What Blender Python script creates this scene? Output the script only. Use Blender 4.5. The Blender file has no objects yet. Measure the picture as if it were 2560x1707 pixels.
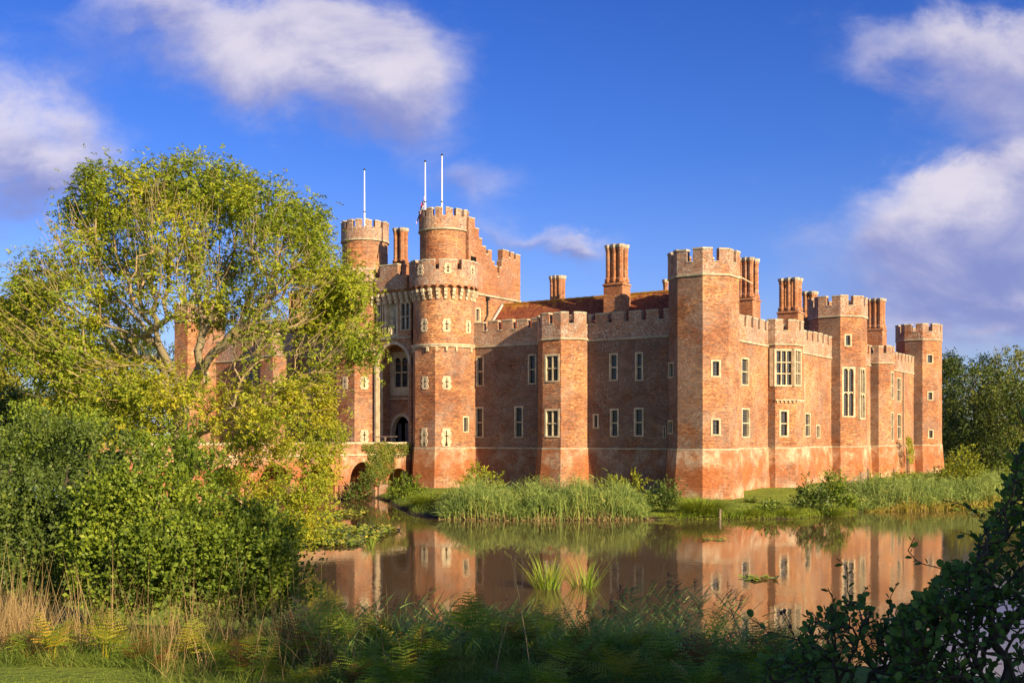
import bpy, math, random
import numpy as np
from mathutils import Vector, noise as mnoise

# ------------------------------------------------------------------ camera, sky, sun, exposure
EYE = 5.6            # camera height above the moat water (water is z = 0)
FOC = 2744.0         # focal length in pixels of the 2560 px wide survey
HX, HY = 1280.0, 1095.0
scene = bpy.context.scene
C = scene.collection
cam_d = bpy.data.cameras.new("camera")
cam_d.sensor_width = 36.0
cam_d.lens = 36.0 * FOC / 2560.0
cam_d.shift_y = (HY - 853.5) / 2560.0
cam_d.clip_start = 0.1
cam_d.clip_end = 4000.0
cam = bpy.data.objects.new("camera", cam_d)
cam.location = (0, 0, EYE)
cam.rotation_euler = (math.radians(90), 0, 0)
C.objects.link(cam)
scene.camera = cam

SUN_EL = 22.0
EAST = np.array([0.829, -0.56])      # outward normal of the east front
NORTH = np.array([0.56, 0.829])
_a = math.radians(14.5)
_sh = EAST * math.cos(_a) - NORTH * math.sin(_a)
_sh = _sh / np.linalg.norm(_sh)
SUN_DIR = np.array([_sh[0] * math.cos(math.radians(SUN_EL)), _sh[1] * math.cos(math.radians(SUN_EL)), math.sin(math.radians(SUN_EL))])
sun_d = bpy.data.lights.new("sun", 'SUN')
sun_d.energy = 5.0
sun_d.angle = math.radians(0.5)
sun_d.color = (1.0, 0.77, 0.48)
sun = bpy.data.objects.new("sun", sun_d)
sun.rotation_euler = Vector(tuple(SUN_DIR)).to_track_quat('Z', 'Y').to_euler()
sun.location = (40, -60, 50)
C.objects.link(sun)

scene.view_settings.view_transform = 'Standard'
scene.view_settings.look = 'None'
scene.view_settings.exposure = 1.0
scene.view_settings.gamma = 1.0
scene.cycles.max_bounces = 6
scene.cycles.diffuse_bounces = 3
scene.cycles.transparent_max_bounces = 4


class NT:
    """tiny helper to write node trees"""
    def __init__(s, tree):
        s.t = tree
        tree.nodes.clear()

    def n(s, typ, ins=None, **kw):
        nd = s.t.nodes.new(typ)
        for k, v in kw.items():
            setattr(nd, k, v)
        for k, v in (ins or {}).items():
            s.put(nd.inputs[k], v)
        return nd

    def put(s, sock, v):
        if isinstance(v, bpy.types.NodeSocket):
            s.t.links.new(v, sock)
        elif isinstance(v, bpy.types.Node):
            s.t.links.new(v.outputs[0], sock)
        else:
            if sock.type == 'RGBA' and len(v) == 3:
                v = (*v, 1)
            sock.default_value = v

    def m(s, op, a, b=None, c=None, clamp=False):
        nd = s.t.nodes.new('ShaderNodeMath')
        nd.operation = op
        nd.use_clamp = clamp
        s.put(nd.inputs[0], a)
        if b is not None:
            s.put(nd.inputs[1], b)
        if c is not None:
            s.put(nd.inputs[2], c)
        return nd.outputs[0]

    def mix(s, f, a, b, typ='MIX'):
        nd = s.t.nodes.new('ShaderNodeMix')
        nd.data_type = 'RGBA'
        nd.blend_type = typ
        s.put(nd.inputs[0], f)
        s.put(nd.inputs[6], a)
        s.put(nd.inputs[7], b)
        return nd.outputs[2]

    def ss(s, x, lo, hi, a=0.0, b=1.0):
        nd = s.t.nodes.new('ShaderNodeMapRange')
        nd.interpolation_type = 'SMOOTHSTEP'
        s.put(nd.inputs[0], x)
        for i, v in enumerate((lo, hi, a, b)):
            nd.inputs[1 + i].default_value = v
        return nd.outputs[0]

    def noise(s, vec, scale, detail=4.0, rough=0.55, dist=0.0, mp=None):
        if mp is not None:
            m_ = s.n('ShaderNodeMapping', {'Vector': vec, 'Scale': mp})
            vec = m_.outputs[0]
        nd = s.n('ShaderNodeTexNoise', {'Vector': vec, 'Scale': scale, 'Detail': detail, 'Roughness': rough, 'Distortion': dist})
        return nd.outputs[0]

    def ramp(s, f, stops, interp='LINEAR'):
        nd = s.t.nodes.new('ShaderNodeValToRGB')
        cr = nd.color_ramp
        cr.interpolation = interp
        while len(cr.elements) > 1:
            cr.elements.remove(cr.elements[-1])
        cr.elements[0].position = stops[0][0]
        cr.elements[0].color = (*stops[0][1], 1)
        for p, c in stops[1:]:
            e = cr.elements.new(p)
            e.color = (*c, 1)
        s.put(nd.inputs[0], f)
        return nd.outputs[0]


# ---- the sky: Nishita with drifting clouds (a function of world direction only)
world = bpy.data.worlds.new("World")
scene.world = world
world.use_nodes = True
w = NT(world.node_tree)
SKY_STRENGTH = 0.08
tc = w.n('ShaderNodeTexCoord')
sky = w.n('ShaderNodeTexSky', sky_type='NISHITA', sun_disc=False)
sky.sun_elevation = math.radians(SUN_EL)
sky.sun_rotation = math.atan2(SUN_DIR[0], SUN_DIR[1])
sky.altitude = 50.0
sky.air_density = 1.0
sky.dust_density = 0.6
sky.ozone_density = 2.0
sep = w.n('ShaderNodeSeparateXYZ', {0: tc.outputs['Generated']})
dx, dy, dz = sep.outputs
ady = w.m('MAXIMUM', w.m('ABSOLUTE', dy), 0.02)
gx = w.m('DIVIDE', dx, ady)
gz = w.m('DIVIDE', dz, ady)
# soft warp so that the banks of cloud have ragged edges
cv = w.n('ShaderNodeCombineXYZ', {0: gx, 1: gz, 2: dy}).outputs[0]
n1 = w.noise(cv, 5.0, 6.0, 0.55, 0.3, mp=(1.0, 1.5, 0.4))
n2 = w.noise(cv, 11.0, 5.0, 0.6, 0.2, mp=(1.0, 1.4, 0.4))
wx = w.m('ADD', gx, w.m('MULTIPLY', w.m('SUBTRACT', n1, 0.5), 0.16))
wz = w.m('ADD', gz, w.m('MULTIPLY', w.m('SUBTRACT', n2, 0.5), 0.12))
blobs = [  # survey px centre, radii, weight
    (520, 60, 280, 130, 0.8), (800, 120, 240, 150, 1.0), (985, 215, 165, 130, 1.0), (1060, 310, 120, 90, 0.42), (700, 200, 260, 90, 0.5), (330, 20, 150, 70, 0.4),
    (-40, 300, 170, 210, 0.7), (80, 420, 200, 120, 1.0), (190, 300, 90, 110, 0.35),
    (1170, 480, 130, 75, 0.62), (1450, 600, 80, 48, 0.75), (1300, 625, 170, 55, 0.62),
    (2480, 110, 300, 95, 0.85), (2560, 240, 230, 130, 0.7), (2200, 170, 130, 50, 0.3),
    (2400, 490, 200, 85, 1.1), (2290, 560, 190, 90, 0.85), (2400, 650, 360, 120, 1.0), (2560, 450, 180, 130, 1.0), (2560, 620, 200, 120, 0.8),
    (2450, 800, 480, 110, 0.75), (2560, 790, 150, 40, 0.5)]
dens = None
tops = None
for (bx, by, rx, ry, wt) in blobs:
    cx, cz = (bx - HX) / FOC, (HY - by) / FOC
    ex = w.m('DIVIDE', w.m('SUBTRACT', wx, cx), rx / FOC)
    ez = w.m('DIVIDE', w.m('SUBTRACT', wz, cz), ry / FOC)
    r2 = w.m('ADD', w.m('MULTIPLY', ex, ex), w.m('MULTIPLY', ez, ez))
    g = w.m('MULTIPLY', w.m('POWER', 2.71828, w.m('MULTIPLY', r2, -1.0)), wt)
    dens = g if dens is None else w.m('ADD', dens, g)
    h_ = w.m('MULTIPLY', g, ez)
    tops = h_ if tops is None else w.m('ADD', tops, h_)
det = w.noise(cv, 16.0, 8.0, 0.62, 0.4, mp=(1.0, 1.7, 0.4))
dens2 = w.m('ADD', dens, w.m('MULTIPLY', w.m('SUBTRACT', det, 0.5), 0.75))
alpha = w.ss(dens2, 0.08, 1.2, 0.0, 0.88)
# lit tops, lavender undersides: compare the density a little higher up
shade = w.noise(cv, 6.0, 5.0, 0.55, 0.5, mp=(1.0, 1.8, 0.4))
lit = w.ss(w.m('ADD', w.m('MULTIPLY', tops, 0.75), w.m('MULTIPLY', w.m('SUBTRACT', shade, 0.5), 2.2)), -0.55, 0.55)
k = 1.0 / SKY_STRENGTH
cloud = w.mix(lit, (0.13 * k, 0.145 * k, 0.30 * k), (0.42 * k, 0.385 * k, 0.42 * k))
el = w.m('MAXIMUM', dz, 0.0)
tint = w.ramp(w.m('MULTIPLY', el, 2.0), [(0.0, (0.60, 0.63, 0.92)), (0.2, (0.50, 0.59, 1.0)), (0.5, (0.26, 0.46, 1.02)), (1.0, (0.115, 0.325, 0.95))])
tint = w.mix(w.ss(dy, 0.1, -0.6), tint, (0.62, 0.68, 0.92))  # sky behind the camera brightened, added as fill for the shaded bank
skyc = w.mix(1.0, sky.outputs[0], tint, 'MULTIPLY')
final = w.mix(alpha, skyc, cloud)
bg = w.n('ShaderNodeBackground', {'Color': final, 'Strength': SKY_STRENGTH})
w.n('ShaderNodeOutputWorld', {'Surface': bg})

# ------------------------------------------------------------------ object helpers
rng = np.random.default_rng(7)
random.seed(7)


def tag(o, label=None, cat=None, group=None, kind=None):
    if label: o['label'] = label
    if cat: o['category'] = cat
    if group: o['group'] = group
    if kind: o['kind'] = kind
    return o


def empty(name, loc, label, cat, group=None):
    o = bpy.data.objects.new(name, None)
    o.empty_display_size = 0.3
    o.location = loc
    C.objects.link(o)
    return tag(o, label, cat, group)


def link(name, me, parent=None, at_parent=False):
    o = bpy.data.objects.new(name, me)
    C.objects.link(o)
    if parent is not None:
        o.parent = parent
        if parent.type == 'EMPTY' and not at_parent:
            o.location = -parent.location
    return o


class MB:
    """collects quads and polygons, builds ONE mesh object"""
    def __init__(s):
        s.v, s.f, s.mi = [], [], []

    def poly(s, pts, m=0):
        i = len(s.v)
        s.v.extend([tuple(map(float, p)) for p in pts])
        s.f.append(tuple(range(i, i + len(pts))))
        s.mi.append(m)

    def quad(s, a, b, c, d, m=0):
        s.poly((a, b, c, d), m)

    def hexa(s, b4, t4, m=0):
        """box from four bottom and four top points (ccw seen from above)"""
        for i in range(4):
            j = (i + 1) % 4
            s.quad(b4[i], b4[j], t4[j], t4[i], m)
        s.poly(t4, m)
        s.poly(b4[::-1], m)

    def obox(s, o, ax, ay, x0, x1, y0, y1, z0, z1, m=0):
        """box in a horizontal frame: origin o (2D), axes ax, ay"""
        q = [(o[0] + ax[0] * x + ay[0] * y, o[1] + ax[1] * x + ay[1] * y) for x, y in ((x0, y0), (x1, y0), (x1, y1), (x0, y1))]
        if ax[0] * ay[1] - ax[1] * ay[0] < 0:
            q = q[::-1]
        s.hexa([(*p, z0) for p in q], [(*p, z1) for p in q], m)

    def prism(s, pts, z0, z1, m=0, top=None, caps=True):
        """vertical prism (or frustum when top is another ring)"""
        top = top or pts
        n = len(pts)
        for i in range(n):
            j = (i + 1) % n
            s.quad((*pts[i], z0), (*pts[j], z0), (*top[j], z1), (*top[i], z1), m)
        if caps:
            s.poly([(*p, z1) for p in top], m)
            s.poly([(*p, z0) for p in pts[::-1]], m)

    def band(s, o0, o1, i0, i1, z0, z1, m=0, ends=True):
        """block of wall between outer edge o0-o1 and inner edge i0-i1"""
        b = [(*o0, z0), (*o1, z0), (*i1, z0), (*i0, z0)]
        t = [(*o0, z1), (*o1, z1), (*i1, z1), (*i0, z1)]
        for a, c in (((0, 1), True), ((2, 3), True), ((1, 2), ends), ((3, 0), ends)):
            if c:
                s.quad(b[a[0]], b[a[1]], t[a[1]], t[a[0]], m)
        s.poly(t, m)
        s.poly(b[::-1], m)

    def tube(s, pts, r, n=6, m=0):
        pts = [Vector(p) for p in pts]
        rs = r if isinstance(r, (list, tuple)) else [r] * len(pts)
        rings = []
        for i, p in enumerate(pts):
            d = (pts[min(i + 1, len(pts) - 1)] - pts[max(i - 1, 0)]).normalized()
            a = d.cross(Vector((0.3, 0.2, 1.0)) if abs(d.z) < 0.9 else Vector((1, 0.1, 0))).normalized()
            b = d.cross(a)
            rings.append([p + (a * math.cos(t) + b * math.sin(t)) * rs[i] for t in [2 * math.pi * k / n for k in range(n)]])
        for q0, q1 in zip(rings[:-1], rings[1:]):
            for k in range(n):
                s.quad(q0[k], q0[(k + 1) % n], q1[(k + 1) % n], q1[k], m)
        s.poly(rings[-1], m)
        s.poly(rings[0][::-1], m)

    def lathe(s, c, prof, n=10, m=0):
        for (r0, z0), (r1, z1) in zip(prof[:-1], prof[1:]):
            for k in range(n):
                a, b = 2 * math.pi * k / n, 2 * math.pi * (k + 1) / n
                s.quad((c[0] + r0 * math.cos(a), c[1] + r0 * math.sin(a), z0), (c[0] + r0 * math.cos(b), c[1] + r0 * math.sin(b), z0),
                       (c[0] + r1 * math.cos(b), c[1] + r1 * math.sin(b), z1), (c[0] + r1 * math.cos(a), c[1] + r1 * math.sin(a), z1), m)

    def build(s, name, mats, parent=None, smooth=False):
        me = bpy.data.meshes.new(name)
        me.from_pydata(s.v, [], s.f)
        uv = me.uv_layers.new(name="UVMap")
        data = np.zeros((len(me.loops), 2), dtype=np.float32)
        li = 0
        for f in s.f:
            p = np.array([s.v[i] for i in f])
            nrm = np.cross(p[1] - p[0], p[2] - p[0])
            if len(f) > 3:
                nrm = nrm + np.cross(p[2] - p[0], p[3] - p[0])
            nl = np.linalg.norm(nrm)
            nrm = nrm / nl if nl > 1e-12 else np.array([0, 0, 1.0])
            if abs(nrm[2]) < 0.85:
                t = np.array([-nrm[1], nrm[0]])
                t /= np.linalg.norm(t)
                data[li:li + len(f), 0] = p[:, 0] * t[0] + p[:, 1] * t[1]
                data[li:li + len(f), 1] = p[:, 2]
            else:
                data[li:li + len(f)] = p[:, :2]
            li += len(f)
        uv.data.foreach_set("uv", data.ravel())
        for mt in (mats if isinstance(mats, (list, tuple)) else [mats]):
            me.materials.append(mt)
        me.polygons.foreach_set("material_index", np.array(s.mi, dtype=np.int32))
        if smooth:
            me.polygons.foreach_set("use_smooth", np.ones(len(s.f), dtype=bool))
        me.update()
        return link(name, me, parent)


def quads_mesh(name, V, tmpl, mats, mi=None, smooth=False):
    """V: (n,k,3) vertices of n copies of a small piece; tmpl: list of 4-tuples"""
    n, kk = V.shape[0], V.shape[1]
    T = np.array(tmpl, dtype=np.int32)
    F = (np.arange(n, dtype=np.int32)[:, None, None] * kk + T[None]).reshape(-1, 4)
    me = bpy.data.meshes.new(name)
    me.vertices.add(n * kk)
    me.vertices.foreach_set("co", V.reshape(-1).astype(np.float32))
    me.loops.add(F.size)
    me.loops.foreach_set("vertex_index", F.ravel())
    me.polygons.add(len(F))
    me.polygons.foreach_set("loop_start", np.arange(0, F.size, 4, dtype=np.int32))
    for mt in (mats if isinstance(mats, (list, tuple)) else [mats]):
        me.materials.append(mt)
    if mi is not None:
        me.polygons.foreach_set("material_index", np.repeat(np.asarray(mi, dtype=np.int32), len(T)))
    if smooth:
        me.polygons.foreach_set("use_smooth", np.ones(len(F), dtype=bool))
    me.update(calc_edges=True)
    me.validate()
    return me


def at(px, py, Y):
    """world point seen at survey pixel (px, py) at distance Y"""
    return np.array([(px - HX) / FOC * Y, Y, EYE + (HY - py) / FOC * Y])
# ------------------------------------------------------------------ materials
def new_mat(name):
    m = bpy.data.materials.new(name)
    m.use_nodes = True
    return m, NT(m.node_tree)


def finish(t, color, rough=0.9, bump=None, bstr=0.3, bdist=0.03, spec=0.2, **kw):
    ins = {'Base Color': color, 'Roughness': rough, 'Specular IOR Level': spec}
    ins.update(kw)
    if bump is not None:
        b = t.n('ShaderNodeBump', {'Height': bump, 'Strength': bstr, 'Distance': bdist})
        ins['Normal'] = b
    p = t.n('ShaderNodeBsdfPrincipled', ins)
    t.n('ShaderNodeOutputMaterial', {'Surface': p})


def brick_mat(name, dark=0.0, lichen=0.0, red=0.0):
    m, t = new_mat(name)
    pos = t.n('ShaderNodeNewGeometry').outputs['Position']
    uv = t.n('ShaderNodeUVMap').outputs[0]
    bt = t.n('ShaderNodeTexBrick', {'Vector': uv, 'Color1': (0.0, 0, 0), 'Color2': (1, 1, 1), 'Mortar': (0.5, 0.5, 0.5), 'Scale': 1.0, 'Mortar Size': 0.007,
                                    'Mortar Smooth': 0.3, 'Bias': 0.0, 'Brick Width': 0.23, 'Row Height': 0.075})
    big = t.noise(pos, 0.22, 5.0, 0.6)
    mid = t.noise(pos, 1.1, 6.0, 0.65, mp=(1, 1, 1.3))
    fine = t.noise(pos, 5.5, 4.0, 0.7, mp=(1, 1, 2.6))
    crs = t.noise(pos, 4.0, 2.0, 0.6, mp=(0.12, 0.12, 2.2))
    f = t.m('ADD', t.m('MULTIPLY', big, 0.55), t.m('ADD', t.m('MULTIPLY', mid, 0.3), t.m('MULTIPLY', fine, 0.35)))
    f = t.m('ADD', t.m('MULTIPLY', t.m('SUBTRACT', f, 0.6), 2.7), 0.47, clamp=True)
    col = t.ramp(f, [(0.0, (0.14, 0.045, 0.020)), (0.3, (0.26, 0.085, 0.032)), (0.5, (0.37, 0.145, 0.053)), (0.72, (0.47, 0.22, 0.088)), (1.0, (0.58, 0.36, 0.19))])
    # single bricks: burnt and pale ones
    bc = t.n('ShaderNodeSeparateColor', {0: bt.outputs['Color']}).outputs[0]
    col = t.mix(0.5, col, t.ramp(bc, [(0.0, (0.45, 0.42, 0.42)), (0.5, (0.95, 0.95, 0.95)), (1.0, (1.5, 1.5, 1.45))]), 'MULTIPLY')
    spk = t.noise(pos, 3.2, 2.0, 0.8, mp=(1, 1, 2.2))
    col = t.mix(0.75, col, t.ramp(spk, [(0.36, (0.42, 0.38, 0.37)), (0.5, (0.95, 0.95, 0.95)), (0.64, (1.6, 1.62, 1.62))]), 'MULTIPLY')
    crl = t.noise(pos, 3.5, 2.0, 0.7, mp=(0.3, 0.3, 3.0))
    col = t.mix(0.8, col, t.ramp(crl, [(0.38, (0.55, 0.50, 0.48)), (0.5, (1, 1, 1)), (0.62, (1.45, 1.5, 1.5))]), 'MULTIPLY')
    col = t.mix(t.m('MULTIPLY', bt.outputs['Fac'], 0.75), col, (0.50, 0.40, 0.28))
    # courses of greyer, weathered brick
    col = t.mix(t.ss(crs, 0.52, 0.75, 0.0, 0.45), col, (0.34, 0.25, 0.19))
    # grey weathering in large patches
    gw = t.noise(pos, 0.33, 6.0, 0.68, 0.4)
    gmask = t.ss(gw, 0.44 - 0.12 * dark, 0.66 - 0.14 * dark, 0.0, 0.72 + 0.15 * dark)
    gf = t.ss(fine, 0.35, 0.62)
    col = t.mix(t.m('MULTIPLY', gmask, gf), col, t.mix(mid, (0.15, 0.11, 0.09), (0.48, 0.40, 0.32)))
    if red:
        col = t.mix(red, col, t.mix(spk, (0.16, 0.05, 0.025), (0.48, 0.19, 0.08)))
    z = t.n('ShaderNodeSeparateXYZ', {0: pos}).outputs[2]
    # lime wash-out under the plinth string and near the foot of the wall
    zs = t.m('ADD', z, t.m('MULTIPLY', t.m('SUBTRACT', t.noise(pos, 0.45, 4.0, 0.6), 0.5), 2.6))
    band = t.m('MULTIPLY', t.ss(zs, 2.5, 4.0), t.ss(z, 4.62, 4.66, 1.0, 0.0))
    foot = t.ss(zs, 1.9, 0.7)
    lime = t.m('MULTIPLY', t.m('MAXIMUM', band, t.m('MULTIPLY', foot, 0.8)), t.ss(t.noise(pos, 0.7, 6.0, 0.7), 0.36, 0.62), clamp=True)
    col = t.mix(t.m('MULTIPLY', lime, t.ss(fine, 0.22, 0.6)), col, (0.62, 0.49, 0.34))
    below = t.m('MULTIPLY', t.ss(z, 4.62, 4.66, 1.0, 0.0), t.ss(t.noise(pos, 0.5, 4.0, 0.6), 0.38, 0.6))
    col = t.mix(t.m('MULTIPLY', below, 0.75), col, t.mix(spk, (0.16, 0.045, 0.018), (0.52, 0.17, 0.05)))
    # white efflorescence streaks running down
    st = t.noise(pos, 1.0, 4.0, 0.6, mp=(1.4, 1.4, 0.22))
    col = t.mix(t.m('MULTIPLY', t.ss(st, 0.6, 0.76), t.ss(fine, 0.4, 0.65, 0.0, 0.6)), col, (0.52, 0.42, 0.30))
    # lichen speckle, thick on the parapets
    sp = t.noise(pos, 6.5, 3.0, 0.75)
    sp2 = t.noise(pos, 0.6, 4.0, 0.6)
    lm = t.m('MULTIPLY', t.ss(sp, 0.56 - 0.07 * lichen, 0.63 - 0.06 * lichen), t.ss(sp2, 0.5 - 0.18 * lichen, 0.68 - 0.14 * lichen, 0.0, 0.55 + 0.3 * lichen))
    col = t.mix(lm, col, (0.55, 0.50, 0.42))
    dk = t.noise(pos, 3.7, 4.0, 0.7)
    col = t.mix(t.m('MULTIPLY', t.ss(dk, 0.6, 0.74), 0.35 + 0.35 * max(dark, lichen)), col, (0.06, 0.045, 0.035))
    # dark moss right at the water
    col = t.mix(t.ss(z, 0.5, 0.05, 0.0, 0.7), col, (0.10, 0.085, 0.05))
    if dark > 0.9:  # beyond the weathering: whole tone darkened, front wall shade put into the colour
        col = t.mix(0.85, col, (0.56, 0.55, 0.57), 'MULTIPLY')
    h = t.m('ADD', t.m('MULTIPLY', fine, 0.6), t.m('MULTIPLY', t.m('SUBTRACT', 1.0, bt.outputs['Fac']), 0.35))
    finish(t, col, 0.92, h, 0.6, 0.04)
    return m


def stone_mat(name, base=(0.52, 0.43, 0.29), lich=0.3, grey=0.4):
    m, t = new_mat(name)
    pos = t.n('ShaderNodeNewGeometry').outputs['Position']
    a = t.noise(pos, 1.4, 5.0, 0.65)
    b = t.noise(pos, 9.0, 4.0, 0.7)
    col = t.mix(t.ss(a, 0.3, 0.7), tuple(x * 0.72 for x in base), tuple(min(x * 1.25, 0.85) for x in base))
    col = t.mix(t.ss(b, 0.55, 0.7, 0, grey), col, (0.24, 0.22, 0.18))
    l = t.noise(pos, 2.3, 5.0, 0.7)
    col = t.mix(t.ss(l, 0.54, 0.66, 0, lich), col, (0.42, 0.30, 0.06))
    finish(t, col, 0.9, b, 0.4, 0.03)
    return m


BRICK = brick_mat("brick_wall")
BRICK_OLD_SHADED = brick_mat("brick_weathered_shaded", dark=1.0, lichen=0.5)
BRICK_PAR = brick_mat("brick_parapet", dark=0.75, lichen=0.75)
BRICK_RED = brick_mat("brick_chimney", red=0.35, lichen=0.25)
STONE = stone_mat("cream_stone")
STONE_COP = stone_mat("coping_stone", (0.42, 0.37, 0.28), 0.75, 0.6)
STONE_STR = stone_mat("string_stone", (0.40, 0.35, 0.25), 0.35, 0.6)


def glass_mat():
    m, t = new_mat("leaded_glass")
    uv = t.n('ShaderNodeUVMap').outputs[0]
    bt = t.n('ShaderNodeTexBrick', {'Vector': uv, 'Color1': (0.0, 0, 0), 'Color2': (1, 1, 1), 'Mortar': (0.5, 0.5, 0.5), 'Scale': 1.0, 'Mortar Size': 0.012,
                                    'Mortar Smooth': 0.1, 'Bias': 0.0, 'Brick Width': 0.24, 'Row Height': 0.27}, offset=0.0)
    bc = t.n('ShaderNodeSeparateColor', {0: bt.outputs['Color']}).outputs[0]
    col = t.mix(bc, (0.008, 0.010, 0.013), (0.03, 0.036, 0.045))
    col = t.mix(bt.outputs['Fac'], col, (0.11, 0.105, 0.10))
    finish(t, col, t.mix(bt.outputs['Fac'], (0.12, 0.12, 0.12), (0.7, 0.7, 0.7)), spec=0.5)
    return m


GLASS = glass_mat()


def plain(name, col, rough=0.7, var=0.25, scale=4.0, spec=0.3, **kw):
    m, t = new_mat(name)
    pos = t.n('ShaderNodeNewGeometry').outputs['Position']
    n_ = t.noise(pos, scale, 5.0, 0.65)
    c = t.mix(n_, tuple(x * (1 - var) for x in col), tuple(min(1, x * (1 + var)) for x in col))
    finish(t, c, rough, n_, 0.3, 0.02, spec, **kw)
    return m


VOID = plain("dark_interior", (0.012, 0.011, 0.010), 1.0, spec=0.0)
LEAD = plain("lead", (0.30, 0.30, 0.31), 0.6)
WHITE = plain("white_paint", (0.82, 0.82, 0.82), 0.4, 0.05)
BLACK_IRON = plain("black_iron", (0.02, 0.02, 0.02), 0.5)
OLD_WOOD = plain("weathered_wood", (0.24, 0.19, 0.14), 0.85, 0.4, 9.0)
DOOR_WOOD = plain("door_oak", (0.09, 0.085, 0.085), 0.8, 0.4, 7.0)
PIPE = plain("pipe_paint", (0.30, 0.24, 0.17), 0.6)


def roof_mat():
    m, t = new_mat("roof_tiles")
    pos = t.n('ShaderNodeNewGeometry').outputs['Position']
    uv = t.n('ShaderNodeUVMap').outputs[0]
    bt = t.n('ShaderNodeTexBrick', {'Vector': uv, 'Color1': (0.0, 0, 0), 'Color2': (1, 1, 1), 'Mortar': (0.0, 0, 0), 'Scale': 1.0, 'Mortar Size': 0.01,
                                    'Mortar Smooth': 0.2, 'Bias': 0.0, 'Brick Width': 0.2, 'Row Height': 0.1})
    bc = t.n('ShaderNodeSeparateColor', {0: bt.outputs['Color']}).outputs[0]
    a = t.noise(pos, 0.8, 5.0, 0.65)
    col = t.ramp(t.m('ADD', t.m('MULTIPLY', bc, 0.45), t.m('MULTIPLY', a, 0.6)), [(0.2, (0.10, 0.03, 0.018)), (0.55, (0.24, 0.07, 0.032)), (0.9, (0.40, 0.14, 0.065))])
    z = t.n('ShaderNodeSeparateXYZ', {0: pos}).outputs[2]
    l = t.noise(pos, 1.6, 6.0, 0.7)
    lf = t.m('MULTIPLY', t.ss(l, 0.46, 0.62), t.ss(t.m('ADD', z, t.m('MULTIPLY', t.noise(pos, 0.4, 2.0), 1.2)), 18.9, 19.6))
    col = t.mix(lf, col, (0.40, 0.20, 0.03))
    col = t.mix(t.ss(t.noise(pos, 5.0, 3.0, 0.7), 0.62, 0.74, 0, 0.6), col, (0.40, 0.34, 0.27))
    finish(t, col, 0.85, t.m('ADD', bc, t.m('MULTIPLY', bt.outputs['Fac'], -1.0)), 0.6, 0.03)
    return m


ROOF = roof_mat()
LICHEN_TILE = stone_mat("lichen_tile", (0.42, 0.22, 0.04), 0.9, 0.3)


def leaf_mat(name, stops, trans=0.35, rough=0.6, patch=0.5, pscale=0.6, spec=0.25):
    """colour differs from leaf to leaf and from spray to spray"""
    m, t = new_mat(name)
    g = t.n('ShaderNodeNewGeometry')
    pn = t.noise(g.outputs['Position'], pscale, 3.0, 0.6)
    f = t.m('ADD', t.m('MULTIPLY', g.outputs['Random Per Island'], 1.0 - patch), t.m('MULTIPLY', t.ss(pn, 0.3, 0.7), patch), clamp=True)
    col = t.ramp(f, stops)
    p = t.n('ShaderNodeBsdfPrincipled', {'Base Color': col, 'Roughness': rough, 'Specular IOR Level': spec})
    tr = t.n('ShaderNodeBsdfTranslucent', {'Color': t.mix(1.0, col, (1.25, 1.2, 0.55), 'MULTIPLY')})
    mx = t.n('ShaderNodeMixShader', {0: trans, 1: p, 2: tr})
    t.n('ShaderNodeOutputMaterial', {'Surface': mx})
    return m


ASH_LEAF = leaf_mat("ash_leaf", [(0.0, (0.0968, 0.1562, 0.0175)), (0.4, (0.2258, 0.3, 0.025)), (0.75, (0.4085, 0.4375, 0.0312)), (1.0, (0.516, 0.4625, 0.0375))], 0.35, pscale=0.45)
ASH_LOW = leaf_mat("ash_leaf_low", [(0.0, (0.1437, 0.2156, 0.0215)), (0.5, (0.3162, 0.3594, 0.0287)), (1.0, (0.6, 0.4887, 0.0359))], 0.35, pscale=0.5)
SHRUB_LEAF = leaf_mat("shrub_leaf", [(0.0, (0.0264, 0.051, 0.009)), (0.45, (0.1373, 0.2055, 0.0211)), (0.8, (0.2288, 0.2984, 0.0257)), (1.0, (0.3546, 0.3845, 0.041))], 0.3, 0.5, 0.4, 0.7)
SHRUB_DARK = leaf_mat("shrub_leaf_dark", [(0.0, (0.0441, 0.0785, 0.0176)), (0.6, (0.1008, 0.1499, 0.0252)), (1.0, (0.2016, 0.2428, 0.0441))], 0.25, 0.45, 0.4, 0.7)
YELLOW_LEAF = leaf_mat("yellow_green_leaf", [(0.0, (0.13, 0.182, 0.0156)), (0.5, (0.247, 0.286, 0.0208)), (1.0, (0.39, 0.351, 0.026))], 0.35)
ALDER_LEAF = leaf_mat("alder_leaf", [(0.0, (0.0596, 0.1296, 0.0363)), (0.6, (0.1093, 0.2074, 0.0484)), (1.0, (0.1987, 0.3024, 0.0544))], 0.3, 0.6, 0.3, 1.5, 0.12)
FAR_LEAF = leaf_mat("far_tree_leaf", [(0.0, (0.03, 0.06, 0.0144)), (0.5, (0.072, 0.108, 0.0168)), (1.0, (0.156, 0.168, 0.024))], 0.25, pscale=0.18)
FAR_DARK = leaf_mat("dark_tree_leaf", [(0.0, (0.0299, 0.0544, 0.0122)), (0.5, (0.0748, 0.1105, 0.0168)), (0.9, (0.1777, 0.1955, 0.0275)), (1.0, (0.2805, 0.255, 0.0337))], 0.2, pscale=0.22)
FAR_YELLOW = leaf_mat("far_tree_leaf_yellow", [(0.0, (0.0828, 0.1104, 0.0166)), (0.5, (0.1794, 0.1932, 0.0221)), (1.0, (0.3036, 0.2622, 0.0345))], 0.25, pscale=0.18)
PINE_LEAF = leaf_mat("pine_needles", [(0.0, (0.018, 0.04, 0.022)), (0.6, (0.035, 0.065, 0.035)), (1.0, (0.055, 0.085, 0.04))], 0.15, pscale=0.2)
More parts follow.
